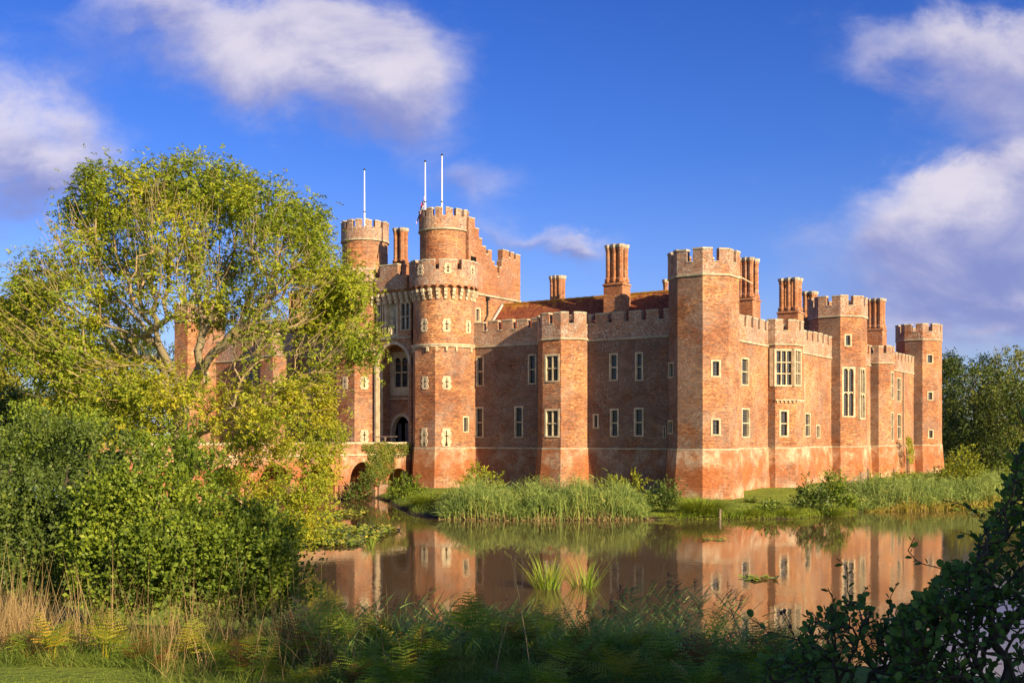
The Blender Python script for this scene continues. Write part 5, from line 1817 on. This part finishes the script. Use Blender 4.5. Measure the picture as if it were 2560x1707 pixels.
creeper("ivy", "thick green ivy hanging over the bridge parapet between two arches", BE, BN, [(950, 1130, 36, 28), (930, 1165, 20, 30), (980, 1125, 40, 18), (945, 1185, 22, 28), (1010, 1118, 16, 12), (915, 1118, 14, 12), (965, 1160, 22, 25)], 4200, IVY_LEAF)
creeper("creeper", "yellow green creeper on the wall beside the drainpipe", W(-1.2, 62), W(-1.2, 74), [(2271, 1115, 8, 20), (2273, 1138, 8, 22), (2266, 1100, 6, 12)], 900, YELLOW_LEAF, 0.2)

# ------------------------------------------------------------------ reeds, sedges and lilies
def reed_bed(name, label, xs, dy, n, h, mat, wd=0.045, lean=0.16, water_ok=True, line=FARB, cat="reeds"):
    x = rng.uniform(xs[0], xs[1], n)
    yl = np.interp(x, line[:, 0], line[:, 1])
    y = yl + dy[0] + (dy[1] - dy[0]) * rng.beta(1.2, 1.3, n)
    P = np.column_stack([x, y, np.maximum(ground_z(np.column_stack([x, y])), -0.15)])
    clump = np.array([mnoise.noise((a * 0.55, b * 0.55, 3.1)) for a, b in zip(x, y)])
    hh = h * (0.75 + 0.85 * clump) * rng.uniform(0.6, 1.15, n)
    ff = (x - xs[0]) / (xs[1] - xs[0])
    hh = hh * np.clip(0.35 + ff * 5, 0, 1) * np.clip(0.35 + (1 - ff) * 6, 0, 1)
    D = unit(np.column_stack([rng.normal(size=(n, 2)) * lean, np.ones(n)]))
    V = blades(P, D, hh * 0.9, wd * rng.uniform(0.7, 1.3, n), rng.uniform(0.0, 0.3, n))
    # leaves leaving the stems half way up
    k = 2
    Q = np.repeat(P, k, 0) + np.repeat(D * hh[:, None], k, 0) * rng.uniform(0.25, 0.85, n * k)[:, None]
    D2 = unit(np.repeat(D, k, 0) * 1.0 + rng.normal(size=Q.shape) * np.array([0.55, 0.55, 0.2]))
    V2 = blades(Q, D2, rng.uniform(0.4, 0.8, len(Q)) * h * 0.36, wd * 0.9, rng.uniform(0.2, 0.9, len(Q)))
    me = quads_mesh(name, np.concatenate([V, V2]), STRIP3, mat)
    return tag(link(name, me), label, cat, kind="stuff")


XO = FARB[(FARB[:, 0] > -14) & (FARB[:, 0] < 60)]
reed_bed("reeds", "dense tall green reeds along the far bank below the shaded wall", (-5.2, 9.4), (-0.5, 6.5), 7500, 2.55, REED_LEAF, line=XO)
reed_bed("reeds", "broad bed of grey green reeds at the right of the far bank", (26.6, 49), (-0.8, 11), 10500, 2.4, REED_LEAF, line=XO)
reed_bed("reeds", "yellowing reed blades standing at the water's edge on the right", (27.0, 44), (-1.3, 0.6), 1300, 1.1, REED_YELLOW, line=XO, wd=0.06)
reed_bed("reeds", "straw coloured broken reeds along the waterline of the centre bed", (-5.0, 9.6), (-0.9, 0.6), 420, 0.9, STRAW, line=XO, lean=0.6, wd=0.04)
reed_bed("bank_grass", "long grass fringe on the lawn's waterline", (10, 26.5), (-0.35, 1.0), 3000, 0.55, SEDGE, line=XO, lean=0.35, wd=0.03, cat="grass")
reed_bed("bank_grass", "coarse grass at the foot of the shaded wall and gate tower", (-12, 9.0), (-0.2, 14), 6000, 0.55, GRASS, line=XO, lean=0.35, wd=0.035, cat="grass")


def tussock(px, Y, h, wd, label, mat=SEDGE, n=900, name="sedge_tussock", cat="sedge", up=0.9, bend=0.9, bw=0.022, zb=None, group=None):
    x = at(px, 0, Y)[0]
    z = max(gz1(x, Y), 0.0) if zb is None else zb
    r = np.sqrt(rng.uniform(0, 1, n)) * wd * 0.35
    a = rng.uniform(0, 2 * np.pi, n)
    P = np.column_stack([x + r * np.cos(a), Y + r * np.sin(a), np.full(n, z - 0.1)])
    D = unit(np.column_stack([np.cos(a) * (0.15 + r / wd * 1.4), np.sin(a) * (0.15 + r / wd * 1.4), np.full(n, up)]) + rng.normal(size=(n, 3)) * 0.12)
    V = blades(P, D, h * rng.uniform(0.8, 1.5, n), bw, rng.uniform(0.3, 1.0, n) * bend, face=np.column_stack([np.cos(a), np.sin(a), np.zeros(n)]))
    me = quads_mesh(name, V, STRIP3, mat)
    o = link(name, me)
    return tag(o, label, cat, group)


tussock(1755, 77.3, 1.6, 3.0, "big dome of drooping green sedge at the water below the corner tower", n=1500, bw=0.04)
tussock(1078, 84.0, 1.5, 3.0, "light green sedge tussock at the foot of the gate tower", n=1500, bw=0.04)
tussock(1130, 82.0, 1.3, 2.4, "greyer sedge tussock between the light tussock and the reeds", n=1000, bw=0.04, mat=REED_LEAF)
tussock(1880, 77.0, 0.9, 1.6, "small sedge tussock left of the low straggling bush", n=500, bw=0.035)
tussock(1965, 77.2, 0.9, 1.6, "small sedge tussock right of the low straggling bush", n=500, bw=0.035)
tussock(2078, 79.5, 1.1, 1.8, "pale bladed sedge in front of the round dark bush", n=500, bw=0.04)
tussock(1876, 88.5, 0.8, 0.7, "lone dark weed tuft against the tower foot on the lawn", n=160, bw=0.04, mat=SHRUB_DARK)
tussock(1368, 41.0, 1.35, 1.15, "clump of bright iris blades standing in the water, left one of two", FLAG_LEAF, 120, "iris_clump", "water plant", 1.6, 0.35, 0.035, -0.2, "iris clumps in the moat")
tussock(1462, 41.5, 1.3, 1.2, "clump of iris blades in the water with a few blades leaning right", FLAG_LEAF, 90, "iris_clump", "water plant", 1.5, 0.5, 0.035, -0.2, "iris clumps in the moat")
tussock(926, 56.0, 0.8, 0.5, "thin tuft of green blades in the water beside the lily pads", FLAG_LEAF, 16, "iris_clump", "water plant", 1.5, 0.3, 0.04, -0.1)


def pads(name, label, pts, n, size, lift=0.05):
    """pts: survey ellipses on the water"""
    w_ = np.array([a[2] * a[3] for a in pts], float)
    c = rng.choice(len(pts), n, p=w_ / w_.sum())
    a, r = rng.uniform(0, 2 * np.pi, n), np.sqrt(rng.uniform(0, 1, n))
    px = np.array([pts[k][0] for k in c]) + np.array([pts[k][2] for k in c]) * r * np.cos(a)
    py = np.array([pts[k][1] for k in c]) + np.array([pts[k][3] for k in c]) * r * np.sin(a)
    Y = EYE * FOC / (py - HY)
    X = (px - HX) / FOC * Y
    s = size * rng.uniform(0.6, 1.3, n)
    tilt = rng.normal(size=(n, 2)) * 0.22
    ang = np.linspace(0, 2 * np.pi, 8, endpoint=False)
    V = np.zeros((n, 8, 3))
    th = rng.uniform(0, 6.28, n)
    for k in range(8):
        rr = s * (0.35 if k == 0 else 1.0)
        ox, oy = rr * np.cos(ang[k] + th), rr * np.sin(ang[k] + th)
        V[:, k] = np.column_stack([X + ox, Y + oy, 0.02 + rng.uniform(0, 1, n) * lift + np.abs(tilt[:, 0]) * s * 0.6 + ox * tilt[:, 0] + oy * tilt[:, 1]])
    V[:, :, 2] = np.maximum(V[:, :, 2], 0.008)
    me = quads_mesh(name, V, [(0, 1, 2, 3), (0, 3, 4, 5), (0, 5, 6, 7)], PAD_LEAF)
    return tag(link(name, me), label, "water lilies", kind="stuff")


pads("lily_pads", "carpet of yellow green lily pads near the left bank", [(860, 1336, 110, 20), (760, 1345, 90, 22), (930, 1328, 60, 12), (820, 1358, 90, 10)], 1500, 0.17, 0.16)
pads("lily_pads", "second band of lily pads nearer the bridge", [(840, 1287, 60, 10), (880, 1283, 45, 6), (780, 1300, 70, 12)], 520, 0.18, 0.14)
pads("lily_pads", "little raft of dark lily pads on the open water at the right", [(1880, 1446, 36, 6), (1905, 1448, 40, 4)], 42, 0.13, 0.06)
pads("lily_pads", "thin line of floating leaves below the near corner tower", [(1790, 1349, 42, 3)], 26, 0.12, 0.05)
pads("lily_pads", "floating leaves along the right end of the far bank", [(2430, 1272, 90, 4), (2500, 1285, 80, 8)], 300, 0.18, 0.08)

# moorhen on the water
p = np.array([(996 - HX) / FOC * 66.5, 66.5])
moor = empty("moorhen", (p[0], p[1], 0), "small black waterbird swimming past the end of the lily pads", "bird")
mb = MB()
BIRD = plain("bird_black", (0.015, 0.015, 0.017), 0.6)
RED = plain("bill_red", (0.5, 0.05, 0.02), 0.5)
mb.tube([(p[0] - 0.19, p[1], 0.12), (p[0] - 0.14, p[1], 0.09), (p[0] - 0.02, p[1], 0.07), (p[0] + 0.09, p[1], 0.08), (p[0] + 0.13, p[1], 0.14), (p[0] + 0.145, p[1], 0.2), (p[0] + 0.18, p[1], 0.215), (p[0] + 0.205, p[1], 0.21)],
        [0.015, 0.05, 0.085, 0.07, 0.04, 0.035, 0.03, 0.012], 10)
link("body", mb.build("bird_tmp", BIRD, None, True).data, moor).location = (-p[0], -p[1], 0)
mb = MB()
mb.tube([(p[0] + 0.2, p[1], 0.212), (p[0] + 0.24, p[1], 0.2)], [0.014, 0.004], 6)
link("bill", mb.build("bird_tmp", RED, None, True).data, moor)
for o in list(C.objects):
    if o.name.startswith("bird_tmp"):
        bpy.data.objects.remove(o)

# wooden field gate, fence posts, landing stake
g0 = at(2106, 1210, 112.0)
gp = np.array([at(2152, 1200, 113.0)[:2], at(2170, 1200, 116.0)[:2]])
gate_r = empty("field_gate", (gp[0][0], gp[0][1], gz1(*gp[0])), "grey wooden field gate standing open beside the chapel turret", "gate")
zg = gz1(*gp[0])
A, d, n, L = axes(gp[0], gp[1])
for nm, s in (("gate_post", 0.0), ("gate_post", L)):
    mb = MB()
    mb.obox(A, d, n, s - 0.08, s + 0.08, -0.08, 0.08, zg - 0.3, zg + 1.35 + 0.25 * (s > 0), 0)
    mb.build(nm, OLD_WOOD, gate_r)
mb = MB()
for z in (0.2, 0.48, 0.76, 1.04):
    mb.obox(A, d, n, 0.09, L - 0.09, -0.03, 0.03, zg + z, zg + z + 0.11, 0)
for s in (0.9, 1.8, 2.7):
    mb.obox(A, d, n, s, s + 0.09, 0.032, 0.06, zg + 0.15, zg + 1.2, 0)
mb.build("gate_leaf", OLD_WOOD, gate_r)
mb = MB()
e = np.array(at(2110, 1200, 108.5)[:2])
A2, d2, n2, L2 = axes(e, gp[0])
for z0, z1 in ((0.25, 1.0), (0.0, 0.55)):
    q = [A2, A2 + d2 * (L2 - 0.1)]
    mb.hexa([(*(q[0] - n2 * 0.04), zg + z0 - 0.2), (*(q[1] - n2 * 0.04), zg + z1 - 0.1), (*(q[1] + n2 * 0.04), zg + z1 - 0.1), (*(q[0] + n2 * 0.04), zg + z0 - 0.2)],
            [(*(q[0] - n2 * 0.04), zg + z0 - 0.08), (*(q[1] - n2 * 0.04), zg + z1 + 0.03), (*(q[1] + n2 * 0.04), zg + z1 + 0.03), (*(q[0] + n2 * 0.04), zg + z0 - 0.08)], 0)
mb.build("brace_rail", OLD_WOOD, gate_r)


def post(px, Y, h, r, label, group=None):
    x = at(px, 0, Y)[0]
    z = gz1(x, Y)
    mb = MB()
    mb.tube([(x, Y, z - 0.3), (x + 0.02, Y, z + h * 0.5), (x + 0.03, Y, z + h)], [r, r * 0.97, r * 0.9], 8)
    mb.tube([(x + 0.03, Y, z + h - 0.12), (x + 0.03, Y, z + h - 0.06)], r * 1.05, 8)
    tag(mb.build("post", OLD_WOOD), label, "post", group)


post(2235, 117, 1.5, 0.13, "pale stout post standing against the small turret's foot")
post(2261, 117, 0.8, 0.09, "short pale post right of the stout one, in weeds")
post(2290, 117, 0.7, 0.08, "short post half sunk in the weeds under the creeper")
post(1799, 76.0, 0.75, 0.10, "little wooden stake at the water beside the sedge dome")
# ------------------------------------------------------------------ the near bank: ferns, grasses, reeds, alder
def frond_mesh(name, L, mat, droop, pairs=13, seed=0):
    """a bracken frond: stalk, then a triangular blade of toothed pinnae"""
    r = np.random.default_rng(seed)
    # local: stalk rises along z and arches towards +x
    def axis_at(t):
        h = L * (0.95 * t - droop * 0.55 * max(0, t - 0.35) ** 1.6)
        o = L * (0.10 * t + 0.75 * droop * max(0, t - 0.25) ** 1.4)
        return np.array([o, 0.0, h])
    quads = []
    W_ = lambda a, b, c, d: quads.append([a, b, c, d])
    N = 14
    for i in range(N):
        t0, t1 = i / N, (i + 1) / N
        a, b = axis_at(t0), axis_at(t1)
        w0, w1 = 0.007 * L * (1.1 - t0), 0.007 * L * (1.1 - t1)
        for e in (np.array([0, 1.0, 0]), np.array([0.7, 0, 0.7])):
            W_(a - e * w0, a + e * w0, b + e * w1, b - e * w1)
    for i in range(pairs):
        f = i / (pairs - 1)
        t = 0.38 + 0.62 * f
        p = axis_at(t)
        tg = axis_at(min(1, t + 0.02)) - axis_at(t - 0.02)
        tg = tg / np.linalg.norm(tg)
        pl = L * 0.36 * (1.0 - f) ** 0.85 * (0.75 + 0.25 * min(1, f * 5)) + 0.015 * L
        for sgn in (1, -1):
            jit = r.normal(0, 0.09)
            ax = np.array([0, sgn, 0]) * 0.9 + tg * (0.42 + jit) + np.array([0, 0, r.normal(0, 0.08) - 0.05])
            ax /= np.linalg.norm(ax)
            up = np.cross(ax, tg) * sgn
            up /= np.linalg.norm(up)
            sd = np.cross(up, ax)
            m = max(3, int(8 * (1 - f) + 3))
            for j in range(m):
                g0, g1 = j / m, (j + 0.85) / m
                cur = -np.array([0, 0, 1.0]) * pl * 0.18 * ((g0 + g1) / 2) ** 2
                q0, q1 = p + ax * pl * g0 + cur, p + ax * pl * g1 + cur
                wl = (0.020 + 0.012 * ((j * 7) % 3 - 1) * 0.5) * L * (1 - 0.8 * g0) * (0.5 + 0.5 * (1 - f)) + 0.003
                for s2 in (1, -1):
                    tip = (q0 + q1) / 2 + sd * s2 * wl + ax * pl * 0.05 + up * r.normal(0, 0.05) * wl
                    W_(q0, q1, tip + ax * pl * 0.012, tip - ax * pl * 0.012)
    V = np.array(quads)
    return quads_mesh(name, V, [(0, 1, 2, 3)], mat)


FROND = {}
for key, mt in (('g', FERN_GREEN), ('y', FERN_GOLD), ('r', FERN_RUST)):
    FROND[key] = [frond_mesh("frond", 1.0, mt, dr, 11, 10 * k + ord(key)) for k, dr in enumerate((0.45, 0.75, 1.05, 0.6))]


def fern(x, y, size, kinds, label, nf=6, group=None, rz=None, zoff=0.0):
    z = gz1(x, y)
    root = empty("bracken_fern", (x, y, z), label, "fern", group)
    a0 = random.uniform(0, 6.28) if rz is None else rz
    for k in range(nf):
        me = random.choice(FROND[kinds[k % len(kinds)]])
        o = link("frond", me, root, at_parent=True)
        s = size * random.uniform(0.75, 1.12)
        o.scale = (s, s * random.uniform(0.9, 1.1), s)
        o.location = (random.uniform(-.05, .05), random.uniform(-.05, .05), zoff - 0.05)
        o.rotation_euler = (random.uniform(-0.2, 0.2), random.uniform(-0.05, 0.35), a0 + k * 6.283 / nf + random.uniform(-.4, .4))
    return root


def fpx(px, Y):
    return (px - HX) / FOC * Y


FERNS = [  # px, distance, size, kinds, label
    (130, 12.9, 0.95, 'gyr', "green and rust bracken beside the lit straw grass at the left"),
    (265, 13.0, 1.05, 'ggy', "tall green bracken in front of the big shrub's dark base"),
    (340, 12.9, 0.6, 'rg', "rust tinged bracken right of the tall green one"),
    (545, 12.6, 0.85, 'ygyr', "golden yellow bracken at the lower left with rusty fronds"),
    (480, 12.9, 0.75, 'yg', "yellow bracken behind the short grass edge"),
    (735, 12.6, 0.95, 'gyr', "green bracken with red brown fronds below the shrub's right end"),
    (640, 12.9, 0.65, 'gry', "rusty bracken between the golden fern and the shaded green one"),
    (835, 13.4, 1.1, 'ggy', "tall yellow green bracken standing under the shrub's right edge"),
    (930, 10.4, 0.72, 'gyg', "bright arching bracken frond cluster at the bottom centre left"),
    (1010, 11.0, 0.8, 'gg', "green bracken leaning over the bottom edge"),
    (1170, 13.6, 1.1, 'gg', "big dark bracken mass in front of the water"),
    (1275, 13.9, 1.0, 'gg', "dark bracken clump right of the big one"),
    (1080, 12.3, 0.85, 'rg', "brownish bracken below the big dark clump"),
    (1555, 11.6, 0.72, 'yyg', "yellow bracken glowing at the bottom right of centre"),
    (1650, 11.8, 0.7, 'gy', "low green bracken near the bottom, left of the alder"),
    (1420, 11.8, 0.8, 'gr', "shaded bracken with a rusty frond at bottom centre"),
    (1790, 11.2, 0.5, 'rg', "rust red bracken at the foot of the alder shrub"),
    (420, 12.3, 0.5, 'rg', "small rusty fern on the edge of the short grass"),
    (1330, 11.2, 0.75, 'gy', "pale tipped bracken at the bottom edge centre"),
    (760, 11.4, 0.7, 'gy', "bracken on thin yellow stalks at the bottom left of centre"),
    (70, 13.0, 0.8, 'gr', "bracken half hidden by straw grass at the left edge"),
    (1880, 12.4, 0.7, 'gg', "dark fern under the alder's left shoots"),
]
for px, Y, s, kd, lb in FERNS:
    fern(fpx(px, Y), Y, s * 0.92, kd, lb, 7)
for k in range(60):
    px = random.uniform(560, 2000)
    Y = random.uniform(11.0, 15.2)
    fern(fpx(px, Y), Y, random.uniform(0.5, 0.85), random.choice(['gg', 'gg', 'gr', 'gyg', 'gg', 'ggr']), "dark green bracken fern in the shaded undergrowth of the near bank", 6, "bracken ferns massed on the near bank")


def scatter(n, x0, x1, y0, y1, edge=None, slope=True):
    """points on the near bank in a strip given by survey px limits and distance"""
    Y = rng.uniform(y0, y1, n)
    px = rng.uniform(x0, x1, n)
    X = (px - HX) / FOC * Y
    Zz = ground_z(np.column_stack([X, Y]))
    ok = Zz > 0.0
    return np.column_stack([X, Y, Zz])[ok]


def grass_obj(name, label, P, h, wd, mat, lean=0.35, bend=0.5, cat="grass"):
    n = len(P)
    D = unit(np.column_stack([rng.normal(size=(n, 2)) * lean, np.ones(n)]))
    V = blades(P - np.array([0, 0, 0.03]), D, h * rng.uniform(0.5, 1.3, n), wd * rng.uniform(0.6, 1.3, n), rng.uniform(0.1, 1.0, n) * bend)
    return tag(link(name, quads_mesh(name, V, STRIP3, mat)), label, cat, kind="stuff")


grass_obj("lawn_grass", "short mown grass at the bottom left corner", np.vstack([scatter(42000, -60, 900, 10.6, 14.2)]), 0.06, 0.006, LAWN_BLADE, 0.5, 0.6)
grass_obj("long_grass", "long green grass along the edge of the mown grass", np.vstack([scatter(9000, -40, 800, 12.6, 14.6), scatter(15000, 350, 2100, 10.6, 15.5)]), 0.34, 0.007, GRASS, 0.4, 0.8)
grass_obj("dry_grass", "tall pale straw grass standing in front of the shrubs at left", np.vstack([scatter(1300, -40, 95, 13.2, 14.6), scatter(420, 80, 520, 13.4, 14.8), scatter(350, 500, 800, 13.2, 14.6), scatter(250, 380, 900, 11.5, 13.5)]), 0.75, 0.006, STRAW, 0.2, 0.3)
# seed stalks: thin, tall, straight
P = np.vstack([scatter(90, -20, 110, 13.6, 14.6), scatter(130, 120, 850, 13.4, 14.8), scatter(60, 700, 1700, 11.5, 14.5)])
grass_obj("seed_stalks", "thin dry seed stalks rising above the grass", P, 1.25, 0.008, STRAW, 0.14, 0.15)
# turf on the far lawn
x = rng.uniform(9.5, 42, 16000); yy = np.interp(x, XO[:, 0], XO[:, 1]) + rng.uniform(0.2, 26, 16000)
P = np.column_stack([x, yy, ground_z(np.column_stack([x, yy]))])
grass_obj("far_lawn_grass", "sunlit grass of the lawn below the side wall", P, 0.16, 0.03, LAWN_BLADE, 0.5, 0.6)

# reeds of the near waterside, leaning, with purple plumes
def near_reeds():
    n = 520
    Y = rng.uniform(16.0, 21.5, n)
    px = np.concatenate([rng.uniform(860, 1960, n - 190), rng.normal(1500, 170, 190)])
    X = (px - HX) / FOC * Y
    Zz = np.maximum(ground_z(np.column_stack([X, Y])), -0.1)
    P = np.column_stack([X, Y, Zz])
    top = np.interp(px, [800, 900, 1000, 1150, 1250, 1400, 1500, 1650, 1800, 1900, 2000], [1540, 1530, 1510, 1520, 1545, 1555, 1550, 1470, 1510, 1560, 1620]) + np.abs(rng.normal(size=n)) * 70 - 30
    h = np.clip(EYE + (HY - top) / FOC * Y - Zz, 0.5, 2.6)
    D = unit(np.column_stack([rng.normal(size=n) * 0.16 + 0.08, rng.normal(size=n) * 0.12, np.ones(n)]))
    V = [blades(P, D, h, 0.009, rng.uniform(0.0, 0.12, n))]
    k = 9
    f = np.tile(np.linspace(0.25, 0.97, k), n)
    Q = np.repeat(P, k, 0) + np.repeat(D * h[:, None], k, 0) * f[:, None]
    sgn = np.tile(np.where(np.arange(k) % 2 == 0, 1.0, -1.0), n)
    aa = np.repeat(rng.uniform(-0.9, 0.9, n), k)
    D2 = unit(np.column_stack([sgn * np.cos(aa), sgn * np.sin(aa), rng.uniform(0.5, 2.0, n * k)]))
    V.append(blades(Q, D2, rng.uniform(0.22, 0.42, n * k), 0.016, rng.uniform(0.0, 0.35, n * k)))
    tag(link("near_reeds", quads_mesh("near_reeds", np.concatenate(V), STRIP3, REED_NEAR)), "tangle of dark green reeds in shade at the near waterside", "reeds", kind="stuff")
    m = rng.choice(n, 130, replace=False)
    kk = 26
    T = P[m] + D[m] * h[m][:, None]
    Q = np.repeat(T, kk, 0) + np.repeat(D[m], kk, 0) * rng.uniform(-0.02, 0.2, (len(m) * kk, 1))
    D3 = unit(np.repeat(np.column_stack([rng.normal(size=len(m)) + 0.8, rng.normal(size=len(m)) * 0.4, np.ones(len(m)) * 0.9]), kk, 0) + rng.normal(size=Q.shape) * 0.45)
    tag(link("reed_plumes", quads_mesh("reed_plumes", blades(Q, D3, rng.uniform(0.05, 0.13, len(Q)), 0.006, 0.4), STRIP3, PLUME)), "feathery purple brown reed plumes over the water", "reed plumes", kind="stuff")


near_reeds()

# tangled undergrowth in shade between ferns
P = scatter(9000, 700, 2100, 13.5, 20.0)
grass_obj("undergrowth", "dark tangled undergrowth on the shaded bank", P, 0.62, 0.016, REED_NEAR, 0.5, 0.8, "undergrowth")


# ------------------------------------------------------------------ alder shrub, dark in shade at the right
def alder(label, base, tips, lead, mat, seed, leaf=0.056):
    root = empty("alder_shrub", base, label, "shrub")
    r = np.random.default_rng(seed)
    Q, PR, ti = grow([[base, (base[0], base[1], base[2] + 0.25)]], np.vstack([lead, tips]), 0.25, 0.07, 0.10)
    me, R = limb_mesh("stems", Q, PR, 0.0035, 0.42, 0.03, DARK_BARK, 5)
    link("stems", me, root)
    # leaves alternate along every thin twig
    thin = np.where((R < 0.0085) & (PR >= 0))[0]
    P, D, N, S = [], [], [], []
    for i in thin:
        a, b = Q[PR[i]], Q[i]
        t = b - a
        ln = np.linalg.norm(t)
        if ln < 1e-4:
            continue
        t = t / ln
        k = 2
        for j in range(k):
            s = r.choice([-1, 1])
            side = np.cross(t, r.normal(size=3)); side /= np.linalg.norm(side) + 1e-9
            d = t * 0.75 + side * 0.8 + np.array([0, 0, r.uniform(-0.1, 0.25)])
            P.append(a + (b - a) * (j + 0.5) / k + side * 0.008)
            D.append(d)
            N.append(np.array([0, 0, 0.9]) + r.normal(size=3) * 0.45 + t * 0.2)
            S.append(r.uniform(0.6, 1.2))
    P, D, N, S = map(np.array, (P, D, N, S))
    link("foliage", quads_mesh("foliage", leaves(P, D, N, leaf * S, leaf * 0.78 * S, LEAF_ROUND), LEAF_ROUND[1], mat), root)
    return root


def region_tips(n, outline, y0, y1, Y0, Y1, x0, x1):
    out = []
    while len(out) < n:
        px = rng.uniform(x0, x1)
        top = np.interp(px, [o[0] for o in outline], [o[1] for o in outline])
        py = top + 22 + abs(rng.normal()) * 0.5 * (1760 - top)
        if py > 1760:
            continue
        out.append(at(px, py, rng.uniform(Y0, Y1)))
    return np.array(out)


OUT_L = [(1850, 1640), (1900, 1620), (1960, 1620), (2010, 1545), (2050, 1500), (2100, 1480), (2150, 1470), (2200, 1520), (2240, 1500), (2300, 1480), (2400, 1500)]
OUT_R = [(2180, 1600), (2250, 1500), (2330, 1440), (2370, 1380), (2420, 1390), (2460, 1310), (2500, 1220), (2540, 1110), (2580, 1050), (2620, 1020), (2700, 1000)]
lead_l = np.array([at(1950, 1588, 7.7), at(2070, 1470, 7.9), at(2120, 1440, 8.0), at(2030, 1530, 8.1), at(1910, 1600, 7.9), at(2092, 1395, 7.9), at(1872, 1543, 7.6), at(2170, 1465, 8.1), at(2005, 1535, 7.7), at(2245, 1455, 8.3)])
lead_r = np.array([at(2358, 1250, 7.7), at(2285, 1345, 7.5), at(2270, 1375, 7.6), at(2440, 1280, 7.6), at(2490, 1225, 7.4), at(2552, 1045, 7.3), at(2520, 1120, 7.2), at(2540, 1010, 7.0), at(2310, 1410, 7.6), at(2400, 1330, 7.9)])
bl = (at(2130, 1900, 7.9)[0], 7.9, gz1(at(2130, 1900, 7.9)[0], 7.9))
br = (at(2520, 1900, 7.4)[0], 7.4, gz1(at(2520, 1900, 7.4)[0], 7.4))
alder("dark alder shrub silhouetted against the water, with one tall leading shoot", bl, region_tips(620, OUT_L, 0, 0, 7.4, 8.5, 1900, 2330), lead_l, ALDER_LEAF, 3)
alder("taller dark alder shrub filling the lower right corner", br, region_tips(1800, OUT_R, 0, 0, 6.9, 8.1, 2230, 2660), lead_r, ALDER_LEAF, 4)

# burnet seed heads beside the alder
root_p = at(2045, 1800, 8.6)
bst = empty("seed_head_stem", (root_p[0], root_p[1], gz1(root_p[0], root_p[1])), "thin stem with three round brown seed heads left of the alder", "wild flower")
mb = MB()
b0 = np.array([root_p[0], root_p[1], gz1(root_p[0], root_p[1])])
hd = [at(1953, 1531, 8.6), at(1961, 1527, 8.6), at(1976, 1565, 8.6)]
kx = at(1990, 1600, 8.6)
mb.tube([tuple(b0), tuple((b0 + kx) / 2 + np.array([0.03, 0, 0])), tuple(kx)], 0.005, 5)
for h_ in hd:
    mb.tube([tuple(kx), tuple(h_)], 0.0035, 5)
mb.build("stem", DARK_BARK, bst)
for h_ in hd:
    mb = MB()
    mb.lathe(h_[:2], [(0, h_[2] - 0.02), (0.011, h_[2] - 0.012), (0.013, h_[2]), (0.009, h_[2] + 0.014), (0, h_[2] + 0.02)], 8)
    mb.build("seed_head", PLUME, bst)
